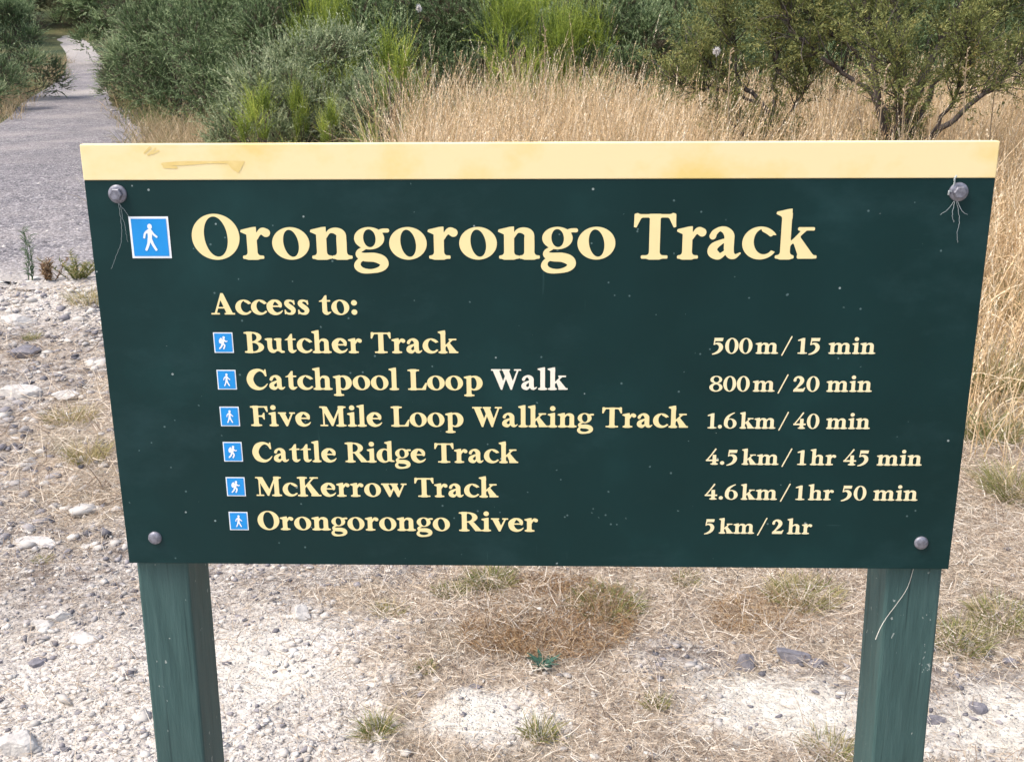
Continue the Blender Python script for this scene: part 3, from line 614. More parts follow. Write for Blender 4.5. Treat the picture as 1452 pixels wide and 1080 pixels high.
# low green and tan growth along the edges of the track and under the bushes
M_verge = leaf_mat('verge_grass', [(0, (.10, .14, .04)), (.3, (.18, .21, .065)), (.55, (.32, .25, .13)), (.8, (.50, .36, .21)), (1, (.66, .53, .36))], .25)
def verge_keep(x, y):
    d = np.full(x.shape, 1e9)
    for E in (PR, PL):
        for i in range(0, len(E), 3): d = np.minimum(d, np.hypot(x - E[i, 0], y - E[i, 1]))
    return np.clip(1.3 * np.exp(-(d / 1.3) ** 2), 0, 1) * (~in_path(x, y) | ((d < .34) & (fbm(x * 1.7, y * 1.1) > .5))) * sstep(8.5, 13, y) * in_view(x, y, 2)
P = scatter(120000, -24, 0, 9, 48, verge_keep); n = len(P)
tv = np.clip(.55 + .9 * (fbm(P[:, 0] * .7, P[:, 1] * .5) - .5) + RNG.normal(0, .15, n), 0, 1)
P2 = scatter(30000, -7, .4, 11.5, 19, lambda x, y: np.clip(1.2 * blob(x, y, -3.6, 15.2, 2.2, 1.9) + .8 * blob(x, y, -1.6, 12.6, 1.0, 1.0), 0, 1) * ~in_path(x, y)); n2 = len(P2)
tv2 = np.clip(.72 + RNG.normal(0, .18, n2), 0, 1)
tag(link('verge_grass', ribbon_mesh('verge_grass', [(ribbons(P2, U(0, 6.28, n2), U(.15, .62, n2), U(.004, .008, n2), U(.05, .6, n2), U(.2, 1.4, n2), 3)[0], tv2), (ribbons(P, U(0, 6.28, n), U(.12, .48, n), U(.006, .013, n), U(.05, .6, n), U(.2, 1.2, n), 3)[0], tv)]), M_verge), 'mixed green and tan grass growing along both edges of the track', 'grass', kind='stuff')
# ---------------------------------------------------------------- tufts and small plants: each one a thing
M_green = leaf_mat('green_grass', [(0, (.10, .13, .035)), (.4, (.19, .22, .06)), (.7, (.33, .29, .12)), (1, (.55, .44, .24))], .3)
M_rust = leaf_mat('dead_brown_grass', [(0, (.11, .06, .03)), (.4, (.25, .145, .07)), (.75, (.42, .28, .15)), (1, (.58, .44, .27))], .2)
def tuft(name, label, px, py, r, L, n, tmu, mat, cat='grass tuft', w=.0026, spread=.9, group=None):
    x, y = gp(px, py); z = float(surf(np.array(x), np.array(y)))
    a = U(0, 6.28, n); q = r * np.sqrt(RNG.random(n)) * .6; P = np.stack([q * np.cos(a), q * np.sin(a), np.full(n, -.004)], 1)
    az = a + RNG.normal(0, .6 if spread < 1 else 2.2, n)
    me = ribbon_mesh(name, [(ribbons(P, az, U(.4, 1, n) * L, U(.6, 1.2, n) * w, np.abs(RNG.normal(.15, .3, n)) * spread + q / r * .5, U(.2, 1.3, n) * (1 + .5 * (spread > 1)), 4)[0], np.clip(RNG.normal(tmu, .24, n), 0, 1))])
    return tag(link(name, me, mat, None, (x, y, z)), label, cat, group)
tuft('dead_grass_clump', 'wide clump of rusty brown dead grass on the ground below the middle of the board', 785, 875, (.40), .05, 5200, .58, M_rust, 'grass clump', .0019, 2.2)
tuft('dead_grass_clump', 'small rusty dead grass patch beside the larger brown clump towards the left post', 700, 905, .16, .06, 900, .6, M_rust, 'grass clump', .0017, 1.4)
tuft('dead_grass_clump', 'brown dead grass patch directly behind the two dark stones', 1075, 870, .22, .07, 1500, .75, M_rust, 'grass clump', .0018, 1.4)
for px, py, r, L, n, tm, lb in [
    (697, 832, .10, .10, 420, .25, 'bright green grass tuft at the top of the brown dead clump'),
    (640, 848, .08, .07, 260, .35, 'low green grass tuft just left of the brown dead clump'),
    (860, 862, .16, .085, 700, .25, 'yellow green grass tuft growing out of the right half of the brown clump'),
    (535, 1035, .055, .10, 190, .3, 'spiky green grass tuft near the bottom edge by the left post'),
    (930, 998, .05, .055, 170, .4, 'small dark grass tuft alone on straw right of the rosette weed'),
    (602, 952, .05, .04, 150, .4, 'low flat grass tuft between the left post and the rosette weed'),
    (765, 1035, .06, .085, 200, .4, 'green grass tuft at the bottom edge under the rosette weed'),
    (1140, 848, .17, .09, 700, .45, 'broad olive grass tuft just left of the right post'),
    (975, 826, .06, .06, 220, .4, 'small yellow green tuft close under the board above the rounded stone'),
    (552, 872, .07, .055, 200, .55, 'faded tan green tuft right of the white stone'),
    (1178, 1062, .10, .07, 300, .5, 'olive tuft at the bottom edge touching the right post'),
    (1360, 905, .14, .10, 520, .35, 'green grass tuft right of the right post above the white silt'),
    (1425, 880, .15, .10, 520, .4, 'green and tan tuft at the right edge of the picture'),
    (1440, 700, .16, .22, 620, .4, 'taller green tuft at the right edge beside the board'),
    (1440, 455, .22, .5, 600, .2, 'tall green blades at the right edge halfway up the board'),
    (1400, 620, .16, .3, 400, .3, 'green blades among dry grass close to the right edge of the board'),
    (1405, 560, .20, .42, 800, .3, 'tall green blades among the dry grass right of the board'),
    (125, 655, .13, .12, 420, .7, 'tan grass tuft on stony ground beside the lower left of the board'),
    (100, 600, .16, .12, 420, .75, 'pale straw tuft on stony ground left of the board'),
    (45, 478, .07, .07, 220, .35, 'small green tuft at the left edge just below the track'),
    (128, 430, .18, .18, 500, .8, 'straw tuft on the lip of the track beside the board'),
    (60, 790, .05, .045, 130, .4, 'tiny olive tuft just below the long pale stone')]:
    tuft('grass_tuft', lb, px, py, r, L * .78, int(n * .8), min(tm + .2, .85), M_green, group='grass tufts on the bare ground')
# rosette weed with broad leaves
def rosette(px, py, label, n, L, Wd):
    x, y = gp(px, py); z = float(surf(np.array(x), np.array(y))); a = np.arange(n) * 2.4 + U(-.2, .2, n)
    V, _ = ribbons(np.zeros((n, 3)), a, U(.6, 1, n) * L, np.full(n, Wd), U(.75, 1.2, n), U(.2, .6, n), 5, np.zeros(n))
    w = np.array([.35, .8, 1.25, .8, 1.0, .3]); mid = V.mean(2, keepdims=True); V = mid + (V - mid) * w[None, :, None, None]
    tag(link('rosette_weed', ribbon_mesh('rosette_weed', [(V, U(0, 1, n))]), leaf_mat('rosette_leaf', [(0, (.025, .07, .045)), (1, (.06, .13, .09))], .15, .5), None, (x, y, z + .004)), label, 'weed')
rosette(770, 944, 'small dark green rosette weed on straw in front of the brown clump', 13, .062, .017)
# slender weed beside the track, with a dried weed next to it
def stem_weed(name, label, px, py, h, n, mat, spread, w=.006, ll=.05):
    x, y = gp(px, py); z = float(surf(np.array(x), np.array(y))); b = MB(); rt = empty(name, (x, y, z)); tag(rt, label, 'weed'); pts = []
    for i in range(n):
        a = RNG.uniform(0, 6.28); q = spread * RNG.random(); tp = Vector((q * math.cos(a), q * math.sin(a), h * RNG.uniform(.6, 1)))
        P = [Vector((tp.x * .2, tp.y * .2, 0)).lerp(tp, t) + Vector((RNG.normal(0, .006), RNG.normal(0, .006), 0)) for t in np.linspace(0, 1, 6)]
        b.tube(P, np.linspace(.0035, .0012, 6), 4); pts += [P[0].lerp(tp, t) for t in np.linspace(.1, 1, 26)]
    b.build('stem', mat, rt); Pn = np.repeat(np.array([list(p) for p in pts]), 2, 0); m = len(Pn)
    b.bm = None
    link('foliage', ribbon_mesh('foliage', [(ribbons(Pn, U(0, 6.28, m), U(.4, 1, m) * ll, U(.6, 1.1, m) * w, U(.4, 1.2, m), U(0, .8, m), 3)[0], U(0, 1, m))]), mat, rt)
M_wgrey = leaf_mat('grey_green_weed', [(0, (.08, .13, .07)), (1, (.20, .25, .15))], .25)
stem_weed('slender_weed', 'slender upright grey green weed standing at the edge of the gravel track', 45, 400, .42, 3, M_wgrey, .05, .008, .06)
stem_weed('dried_weed', 'reddish brown dried weed just right of the slender green weed', 72, 400, .15, 10, M_rust, .13, .006, .045)
stem_weed('dried_weed', 'low tan and green weed at the track edge touching the edge of the board', 110, 396, .17, 14, M_green, .24, .006, .05)
# ---------------------------------------------------------------- stones
k = NT('pale_stone'); co = k.coord(); n = k.noise(co, 22, 6, .65)
ca = k.mix(k.ramp(n, [(.35, 0.0), (.7, 1.0)]), (.36, .335, .31), (.66, .62, .56)); k.color(ca); k.rough(.85, .25); k.bump(k.noise(co, 60, 6), .5, .008); M_pale = k.m
k = NT('dark_stone'); co = k.coord(); n = k.noise(co, 26, 6, .65); k.color(k.ramp(n, [(.3, (.10, .095, .105)), (.7, (.25, .235, .25))])); k.rough(.85, .3); k.bump(k.noise(co, 70, 6), .5, .006); M_dark = k.m
def stone_mesh(seed, sx, sy, sz, sub=4, cuts=13):
    r = random.Random(seed); b = bmesh.new(); bmesh.ops.create_icosphere(b, subdivisions=sub, radius=1)
    pl = [(Vector((r.gauss(0, 1), r.gauss(0, 1), r.gauss(0, .8))).normalized(), r.uniform(.52, .86)) for _ in range(cuts)]
    for v in b.verts:
        for nn, d in pl:
            q = v.co.dot(nn) - d
            if q > 0: v.co -= nn * q * .97
        p = v.co; v.co = p * (1 + .06 * (vnoise(np.array(p.x * 3 + seed), np.array(p.y * 3 + p.z * 2.3)) - .5) + .05 * (vnoise(np.array(p.x * 11 + seed), np.array(p.y * 11 + p.z * 9)) - .5))
        v.co = Vector((v.co.x * sx, v.co.y * sy, v.co.z * sz))
    me = bpy.data.meshes.new('stone'); b.to_mesh(me); b.free(); return me
for i, (px, py, sx, sy, sz, rz, mt, lb) in enumerate([
    (1056, 940, .032, .035, .036, .2, 'd', 'rounded dark grey stone on straw below the board'),
    (1122, 936, .052, .034, .026, -.3, 'd', 'jagged dark grey stone right of the rounded one'),
    (1158, 946, .030, .022, .016, .2, 'd', 'small dark flat stone chip touching the jagged stone'),
    (428, 876, .042, .034, .030, .5, 'p', 'bright white stone on bare ground right of the left post'),
    (374, 928, .020, .018, .013, .1, 'p', 'pale round pebble beside the left post, nearer of two'),
    (402, 922, .022, .018, .013, .9, 'p', 'pale pebble next to the one nearest the left post'),
    (62, 890, .042, .028, .020, .1, 'p', 'pale stone on gravel, left one of a touching pair'),
    (86, 880, .038, .03, .022, .3, 'p', 'cream stone on gravel, right one of a touching pair'),
    (118, 906, .052, .034, .014, -.2, 'p', 'flat whitish stone below the touching pair'),
    (54, 938, .032, .026, .012, .6, 'g', 'flat grey stone with angular outline on the gravel'),
    (22, 1060, .062, .05, .035, .2, 'p', 'big pale stone in the bottom left corner'),
    (50, 768, .075, .05, .024, -.1, 'p', 'long pale stone at the left edge level with the lower bolt'),
    (122, 770, .02, .018, .012, 0, 'p', 'small white stone left of the lower left bolt'),
    (24, 458, .11, .08, .05, .2, 'p', 'broad pale rock at the left edge just below the track'),
    (34, 502, .10, .08, .05, -.2, 'g', 'broad grey rock at the left edge below the pale one'),
    (28, 560, .10, .07, .05, .1, 'p', 'pale rock at the left edge, third down from the track'),
    (92, 562, .07, .05, .03, .4, 'p', 'low pale rock between the left edge and the board'),
    (40, 655, .06, .05, .03, .4, 'p', 'pale blunt stone at the left edge above the long pale stone'),
    (1435, 935, .03, .025, .018, .3, 'g', 'grey stone half buried at the right edge'),
    (1385, 1000, .028, .026, .018, .8, 'g', 'bluish grey stone on white silt right of the right post'),
    (1330, 1018, .032, .022, .016, .2, 'g', 'dark bluish stone against the right side of the right post'),
    (675, 970, .018, .014, .010, .2, 'g', 'small grey stone on the pale patch under the brown clump'),
    (1105, 1016, .013, .006, .006, .5, 'd', 'dark brown seed shaped pebble on the white silt patch')]):
    x, y = gp(px, py); z = float(surf(np.array(x), np.array(y)))
    o = link('stone', stone_mesh(i * 7 + 11, sx, sy, sz), {'d': M_dark, 'p': M_pale, 'g': M_dark}[mt], None, (x, y, z + sz * (.25 if mt == 'd' else .05))); o.rotation_euler = (0, 0, rz); tag(o, lb, 'stone', 'larger stones on the ground')
# loose gravel: far too many to count
def gravel(n, x0, x1, y0, y1, keep, s0, s1):
    P = scatter(n, x0, x1, y0, y1, keep); m = len(P); b = bmesh.new(); bmesh.ops.create_icosphere(b, subdivisions=1, radius=1); b.verts.ensure_lookup_table()
    V0 = np.array([v.co[:] for v in b.verts]); F0 = np.array([[v.index for v in f.verts] for f in b.faces]); b.free()
    s = s0 * (s1 / s0) ** (RNG.random(m) ** 3); V = V0[None] * (1 + RNG.normal(0, .24, (m, len(V0), 1))) * (s[:, None] * U(.55, 1.35, (m * 3)).reshape(m, 3) * np.array([1, 1, .55]))[:, None, :]
    a = U(0, 6.28, m); ca, sa = np.cos(a)[:, None], np.sin(a)[:, None]
    V = np.stack([V[..., 0] * ca - V[..., 1] * sa, V[..., 0] * sa + V[..., 1] * ca, V[..., 2]], -1) + (P + np.stack([0 * s, 0 * s, s * .12], 1))[:, None, :]
    F = (F0[None] + (np.arange(m) * len(V0))[:, None, None]).reshape(-1, 3)
    return V.reshape(-1, 3), F, np.repeat(RNG.beta(1.3, 1.5, m), len(V0))
k = NT('loose_gravel'); k.color(k.ramp(k.attr('tint'), [(0, (.12, .115, .125)), (.2, (.27, .25, .255)), (.4, (.42, .39, .355)), (.75, (.60, .56, .50)), (1, (.76, .73, .67))])); k.rough(.85, .25); M_grav = k.m
gk = lambda x, y: (.10 + .9 * bare(x, y)) * (1 - .7 * CHALK(x, y)) * (1 - .85 * blob(x, y, .68, 2.42, .26, .2)) * (1 - .5 * blob(x, y, -.75, 2.75, .25, .2)) * in_view(x, y, .3) * ~in_path(x, y)
ek = lambda x, y: .9 * np.exp(-((x - np.interp(y, PR[::-1, 1], PR[::-1, 0]) - .12) / .22) ** 2) * in_view(x, y, 1)
parts = [gravel(24000, -1.7, 1.8, 2.0, 3.5, gk, .0018, .013), gravel(16000, -3.6, -1.0, 3.3, 7.4, gk, .0035, .03), gravel(700, -3.6, -1.0, 3.3, 7.2, gk, .016, .045), gravel(260, -1.7, -.2, 2.1, 3.4, gk, .008, .02), gravel(22000, -5.5, -1.8, 6.3, 8.2, lambda x, y: np.exp(-((y - 7.1 - .4 * (fbm(x * 2, y * 0) - .5)) / .33) ** 2), .005, .03), gravel(22000, -9, -2.3, 8.2, 24, ek, .01, .042)]
o_ = 0; Vs = []; Fs = []; Ts = []
for q_, (v, f, t) in enumerate(parts): t = t if q_ not in (2, 3) else .35 + .65 * t; Vs.append(v); Fs.append(f + o_); Ts.append(np.clip(t * .95 - .22 * EARTH(v[:, 0], v[:, 1]) - .3 * (v[:, 1] > 8), 0, 1)); o_ += len(v)
tag(link('loose_gravel', np_mesh('loose_gravel', np.vstack(Vs), np.vstack(Fs), {'tint': np.concatenate(Ts)}), M_grav), 'pale and grey loose gravel scattered over the bare ground', 'gravel', kind='stuff')
v, f, t = gravel(40000, -8, -2.3, 7.0, 18, lambda x, y: in_path(x, y) * in_view(x, y, .3) * np.clip(1.4 - y / 14, .2, 1), .007, .026)
tag(link('track_gravel', np_mesh('track_gravel', v, f, {'tint': t * .62}), M_grav), 'grey crushed gravel lying on the walking track', 'gravel', kind='stuff')
# ---------------------------------------------------------------- bushes
def unit(v): return v / np.linalg.norm(v, axis=-1, keepdims=True)
def shrub(seed, Rr, H, lobes, shoots, sl, spines, spl, spw, upright=.35, base=.25, tip_bias=.5):
    """foliage of one bush: lobes > shoots > leaf-sized spines; returns mesh parts"""
    r = np.random.default_rng(seed)
    a = r.uniform(0, 6.28, lobes); q = np.sqrt(r.random(lobes)); hz = base + (1 - base) * r.random(lobes) ** .8
    env = np.sqrt(np.clip(1 - ((hz - .3) / .76) ** 2, .12, 1))
    lc = np.stack([q * np.cos(a) * Rr * env * .78, q * np.sin(a) * Rr * env * .78, hz * H * .84], 1); lr = r.uniform(.15, .3, lobes) * Rr
    lt = r.normal(.46, .18, lobes); lt[r.random(lobes) < .035] -= .42
    li = np.repeat(np.arange(lobes), shoots); n = len(li)
    d = unit(r.normal(0, 1, (n, 3)) + np.array([0, 0, .55]) + unit(lc[li] - np.array([0, 0, H * .3])) * .8)
    p0 = lc[li] + d * (lr[li] * r.uniform(.35, 1, n))[:, None]
    ax = unit(d + np.array([0, 0, upright * 2]) * r.uniform(.3, 1, n)[:, None] + r.normal(0, .3, (n, 3)))
    L = sl * r.uniform(.5, 1.25, n)
    s = np.linspace(.05, 1, spines); droop = r.normal(0, .22, (n, 1, 3))
    P = p0[:, None] + ax[:, None] * (L[:, None] * s)[..., None] + droop * (L[:, None] * s ** 2)[..., None]
    rad = r.normal(0, 1, (n, spines, 3)); rad -= ax[:, None] * (rad * ax[:, None]).sum(-1, keepdims=True); rad = unit(rad)
    dr = unit(rad * r.uniform(.35, .85, (n, spines, 1)) + ax[:, None] * .8)
    sz = (1.1 - .55 * s)[None, :] * r.uniform(.6, 1.25, (n, spines))
    b = unit(np.cross(dr, unit(r.normal(0, 1, (n, spines, 3))))) * (spw / 2 * sz)[..., None]
    V = np.stack([P - b, P + b, P + dr * (spl * sz)[..., None]], 2).reshape(-1, 3, 3)
    V[..., 2] = np.maximum(V[..., 2], .01)
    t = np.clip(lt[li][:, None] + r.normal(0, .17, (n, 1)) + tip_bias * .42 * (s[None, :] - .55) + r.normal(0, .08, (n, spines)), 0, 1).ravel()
    return V, t, lc
def branch_mesh(lc, H, r0=.03, seed=0):
    r = random.Random(seed); b = MB()
    for c in lc:
        c = Vector(c); m = Vector((c.x * .35, c.y * .35, c.z * .5)) + Vector((r.uniform(-.1, .1), r.uniform(-.1, .1), 0))
        P = [Vector((c.x * .06, c.y * .06, -.05)), m, c]; Q = [P[0].lerp(P[1], t).lerp(P[1].lerp(P[2], t), t) for t in np.linspace(0, 1, 6)]
        b.tube(Q, np.linspace(r0, r0 * .3, 6), 5)
    me = bpy.data.meshes.new('branches'); b.bm.normal_update(); b.bm.to_mesh(me); b.bm.free(); return me
k = NT('bush_bark'); k.color(k.ramp(k.noise(k.coord((1, 1, .3)), 30, 4), [(.3, (.05, .038, .028)), (.7, (.16, .125, .095))])); k.rough(.9, .2); M_bark = k.m
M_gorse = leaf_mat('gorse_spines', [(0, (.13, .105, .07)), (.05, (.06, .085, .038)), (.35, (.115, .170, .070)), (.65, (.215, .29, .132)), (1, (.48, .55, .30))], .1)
M_gorse2 = leaf_mat('grey_green_spines', [(0, (.15, .125, .08)), (.06, (.095, .122, .06)), (.5, (.23, .285, .14)), (1, (.52, .55, .33))], .1)
M_broom = leaf_mat('broom_shoots', [(0, (.11, .16, .025)), (.5, (.29, .37, .055)), (1, (.52, .56, .12))], .25)
M_olive = leaf_mat('olive_scrub', [(0, (.07, .075, .04)), (.5, (.16, .15, .08)), (1, (.32, .26, .15))], .2)
M_cream = leaf_mat('cream_seed_heads', [(0, (.12, .12, .06)), (.6, (.28, .24, .14)), (1, (.62, .56, .42))], .25)
def bush_src(sd, *a, **kw):
    V, t, lc = shrub(sd, *a, **kw); return ribbon_mesh('foliage', [(V, t)]), branch_mesh(lc[:14], a[1], .018, sd)
SRC = {}
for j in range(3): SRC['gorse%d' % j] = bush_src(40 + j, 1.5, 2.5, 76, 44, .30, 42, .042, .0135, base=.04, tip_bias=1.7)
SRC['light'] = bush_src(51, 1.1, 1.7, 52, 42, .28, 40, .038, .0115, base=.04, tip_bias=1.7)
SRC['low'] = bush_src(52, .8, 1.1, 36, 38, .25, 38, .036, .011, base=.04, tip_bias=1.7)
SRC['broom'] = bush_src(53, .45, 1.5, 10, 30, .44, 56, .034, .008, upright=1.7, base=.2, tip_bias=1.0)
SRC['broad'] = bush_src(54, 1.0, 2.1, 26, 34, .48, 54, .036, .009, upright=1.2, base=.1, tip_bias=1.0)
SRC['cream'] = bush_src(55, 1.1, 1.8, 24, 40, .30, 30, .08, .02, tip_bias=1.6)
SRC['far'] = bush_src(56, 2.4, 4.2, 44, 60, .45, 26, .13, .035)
MATV = {}
def bush(name, label, src, mat, x, y, s, rz, cat='bush', sz=1.0, group=None):
    x, y = float(x), float(y); rt = empty(name, (x, y, float(land(x, y))), rz); rt.scale = (s, s, s * sz); tag(rt, label, cat, group)
    for nm, me, mm in (('foliage', SRC[src][0], mat), ('branches', SRC[src][1], M_bark)):
        o = bpy.data.objects.new(nm, me); C.objects.link(o); o.parent = rt
        if not me.materials: me.materials.append(None)
        o.material_slots[0].link = 'OBJECT'; o.material_slots[0].material = mm
G1 = 'gorse bushes along the back'
for nm, lb, src, mt, px, D, s, sz in [
    ('gorse_bush', 'dark green gorse bush at the left edge beyond the track', 'gorse0', M_gorse, 8, 27, 1.05, 1.0),
    ('gorse_bush', 'low gorse bush in front of the larger one at the left edge', 'light', M_gorse, -40, 23.5, 1.1, .9),
    ('seeding_bush', 'bush covered in cream seed heads on the right of the far bend', 'cream', M_cream, 200, 33, .85, 1.0),
    ('gorse_bush', 'dark gorse bush standing closest to the right edge of the track', 'gorse1', M_gorse, 258, 22.0, 1.0, 1.05),
    ('gorse_bush', 'grey green bush just behind the dark one nearest the track', 'gorse2', M_gorse2, 248, 27, .95, .95),
    ('gorse_bush', 'small gorse bush at the right edge of the track below the seeding bush', 'light', M_gorse, 205, 25.0, .85, 1.0),
    ('gorse_bush', 'tall gorse bush behind the stained end of the yellow header', 'gorse2', M_gorse, 352, 18.2, 1.0, 1.05),
    ('gorse_bush', 'gorse bush above the first letters of the heading', 'gorse0', M_gorse, 452, 17.2, .98, 1.0),
    ('gorse_bush', 'light grey green gorse in front of the taller dark bushes, left of the broom', 'light', M_gorse2, 468, 14.2, 1.0, .95),
    ('gorse_bush', 'low grey green gorse with yellow green broom tips rising from it', 'low', M_gorse2, 385, 13.3, 1.05, 1.0),
    ('gorse_bush', 'low bush between the yellow broom and the dry grass', 'low', M_gorse2, 548, 13.2, 1.0, 1.0),
    ('gorse_bush', 'gorse bush rising behind the yellow broom', 'gorse1', M_gorse, 585, 16.6, 1.0, 1.0),
    ('gorse_bush', 'gorse bush behind the left end of the dry grass', 'gorse2', M_gorse, 690, 16.4, .95, 1.0),
    ('gorse_bush', 'blue green gorse bush behind the middle of the dry grass', 'gorse0', M_gorse, 860, 15.6, .85, 1.0),
    ('gorse_bush', 'dark gorse bush left of the olive tree limbs', 'gorse1', M_gorse, 985, 16.2, .95, 1.05),
    ('gorse_bush', 'dark gorse bush seen between the two olive trees', 'gorse2', M_gorse, 1105, 16.8, 1.0, 1.0),
    ('gorse_bush', 'dark gorse bush behind the crown of the large olive tree', 'gorse0', M_gorse, 1250, 16.8, 1.0, 1.0),
    ('gorse_bush', 'dark gorse bush behind the right limbs of the large olive tree', 'gorse1', M_gorse, 1385, 16.2, .95, 1.0),
    ('gorse_bush', 'dark gorse bush at the top right corner', 'gorse2', M_gorse, 1500, 15.6, 1.0, 1.0),
    ('broom_bush', 'small yellow green broom column beside the dry grass', 'broom', M_broom, 555, 12.6, .85, 1.12),
    ('broom_bush', 'yellow green broom shoots low behind the header band', 'broom', M_broom, 378, 12.4, .72, .85),
    ('broom_bush', 'short yellow green broom shoot right of the lowest broom', 'broom', M_broom, 425, 12.9, .36, 1.75),
    ('broom_bush', 'tiny broom shoot half hidden behind the header near the dry grass', 'broom', M_broom, 472, 12.2, .42, 1.25),
    ('broom_bush', 'tall yellow green broom bush behind the left of the dry grass', 'broad', M_broom, 745, 14.9, .85, 1.15),
    ('broom_bush', 'green broom bush right of the tall yellow green one', 'broad', M_broom, 815, 15.2, .72, 1.2),
    ('broom_bush', 'pale green broom high behind the light gorse', 'broad', M_broom, 470, 16.0, .62, 1.55),
    ('scrub_bush', 'olive scrub bush at the far bend left of the track', 'far', M_olive, 20, 60, .95, 1.0),
    ('scrub_bush', 'brownish scrub bush closing the view at the end of the track', 'far', M_olive, 100, PL[0, 1] + 4.5, .95, .8),
    ('scrub_bush', 'dark scrub bush left of the one closing the end of the track', 'far', M_gorse, 40, PL[0, 1] + 3, .9, .85),
    ('scrub_bush', 'dark green scrub bush right of the one closing the end of the track', 'far', M_gorse, 150, PL[0, 1] + 2, .9, .8),
    ('scrub_bush', 'dark scrub bush behind the cream seeding bush', 'far', M_gorse, 195, 45, .85, 1.0),
    ('scrub_bush', 'green scrub bush beyond the left gorse bush', 'far', M_gorse, -60, 42, .95, 1.0)]:
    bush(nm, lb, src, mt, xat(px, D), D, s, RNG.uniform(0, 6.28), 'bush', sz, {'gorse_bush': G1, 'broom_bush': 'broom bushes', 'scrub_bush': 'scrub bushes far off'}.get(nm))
# scrub mass filling the hillside behind: reads as one wood
V, t, _ = shrub(77, 1, 1, 2, 2, .1, 2, .01, .01)
gs = []; rr = np.random.default_rng(21)
fv, ft, _ = shrub(78, 2.6, 4.2, 40, 24, .5, 13, .24, .075, base=.05)
for i in range(230):
    ang = rr.uniform(-.95, .95); D = rr.uniform(21, 34) if i < 70 else rr.uniform(34, 120)
    x = D * math.sin(ang); y = D * math.cos(ang)
    if i >= 205: x = PL[0, 0] + rr.uniform(-11, 9); y = PL[0, 1] + rr.uniform(4.5, 24)
    dpath = np.min(np.hypot(PL[:, 0] * .5 + PR[:, 0] * .5 - x, PL[:, 1] * .5 + PR[:, 1] * .5 - y))
    if dpath < (4.2 if y > 45 else 5.0): continue
    c, s = math.cos(i * 1.7), math.sin(i * 1.7); sc_ = rr.uniform(.7, 1.15)
    W = np.stack([fv[..., 0] * c - fv[..., 1] * s, fv[..., 0] * s + fv[..., 1] * c, fv[..., 2]], -1) * sc_ + np.array([x, y, float(land(x, y))])
    gs.append((W.astype(np.float32), np.clip(ft + rr.normal(0, .15), 0, 1)))
tag(link('far_scrub', ribbon_mesh('far_scrub', gs), M_gorse), 'dark green scrub covering the ground behind the gorse bushes', 'scrub', kind='stuff')
# ---------------------------------------------------------------- olive trees (fine-leaved)
k = NT('tree_bark'); co = k.coord((1, 1, .25)); k.color(k.ramp(k.noise(co, 40, 5), [(.3, (.045, .036, .032)), (.7, (.15, .125, .11))])); k.rough(.9, .2); k.bump(k.noise(co, 60, 4), .6, .01); M_tbark = k.m
M_manuka = leaf_mat('olive_leaves', [(0, (.065, .085, .026)), (.4, (.165, .185, .058)), (.75, (.30, .30, .10)), (1, (.44, .36, .13))], .25)
def olive_tree(label, x, y, limbs, seed, leaves, cat='tree'):
    """limbs: lists of (x, y, z, r) from the foot up; twigs and leaf sprays grow from their outer parts"""
    r = np.random.default_rng(seed); rt = empty('olive_tree', (x, y, float(land(x, y)))); tag(rt, label, cat)
    b = MB(); tips = []
    for li, Lm in enumerate(limbs):
        P = resample([l[:3] for l in Lm], 6); Rd = np.interp(np.linspace(0, 1, len(P)), np.linspace(0, 1, len(Lm)), [l[3] * .78 for l in Lm])
        P[1:-1] += r.normal(0, .012, P[1:-1].shape)
        mb = MB() if li == 0 else b; mb.tube(P.tolist(), Rd.tolist(), 8)
        if li == 0: mb.build('trunk', M_tbark, rt, True)
        ln = np.linalg.norm(P[-1] - P[0]); nt = int(13 + ln * 24)
        for q in range(nt):
            f = r.uniform(.36, 1) ** .8; i0 = min(int(f * (len(P) - 1)), len(P) - 2); p = P[i0]
            d = P[i0 + 1] - P[i0]; d = d / np.linalg.norm(d); d = d * .6 + r.normal(0, .5, 3) + np.array([0, 0, .42]); d /= np.linalg.norm(d)
            l = r.uniform(.18, .5) * (1.15 - .4 * f); e = p + d * l; m = (p + e) / 2 + r.normal(0, .03, 3)
            b.tube([p.tolist(), m.tolist(), e.tolist()], [.006, .004, .0018], 4)
            for _ in range(5):
                f2 = r.uniform(.3, 1); p2 = p + (e - p) * f2; d2 = d * .6 + r.normal(0, .55, 3) + np.array([0, 0, .2]); d2 /= np.linalg.norm(d2); tips.append((p2, d2, r.uniform(.10, .24)))
    b.build('limbs', M_tbark, rt, True)
    n = len(tips); P0 = np.array([q[0] for q in tips]); D0 = np.array([q[1] for q in tips]); L0 = np.array([q[2] for q in tips]); s = np.linspace(.05, 1, leaves)
    P = P0[:, None] + D0[:, None] * (L0[:, None] * s)[..., None] + r.normal(0, .012, (n, leaves, 3))
    rad = unit(r.normal(0, 1, (n, leaves, 3))); dr = unit(rad * .7 + D0[:, None] * .9); bb = unit(np.cross(dr, unit(r.normal(0, 1, (n, leaves, 3))))) * (r.uniform(.0035, .0065, (n, leaves, 1)))
    ll = r.uniform(.016, .034, (n, leaves, 1)); V = np.stack([P - bb, P + bb, P + dr * ll], 2).reshape(-1, 3, 3)
    t = np.clip(r.normal(.42, .15, (n, 1)) + .15 * (s[None] - .5) + r.normal(0, .1, (n, leaves)) + (r.random((n, 1)) < .03) * .35, 0, 1).ravel()
    link('crown', ribbon_mesh('crown', [(V, t)]), M_manuka, rt)
tx = xat(1275, 9.0)
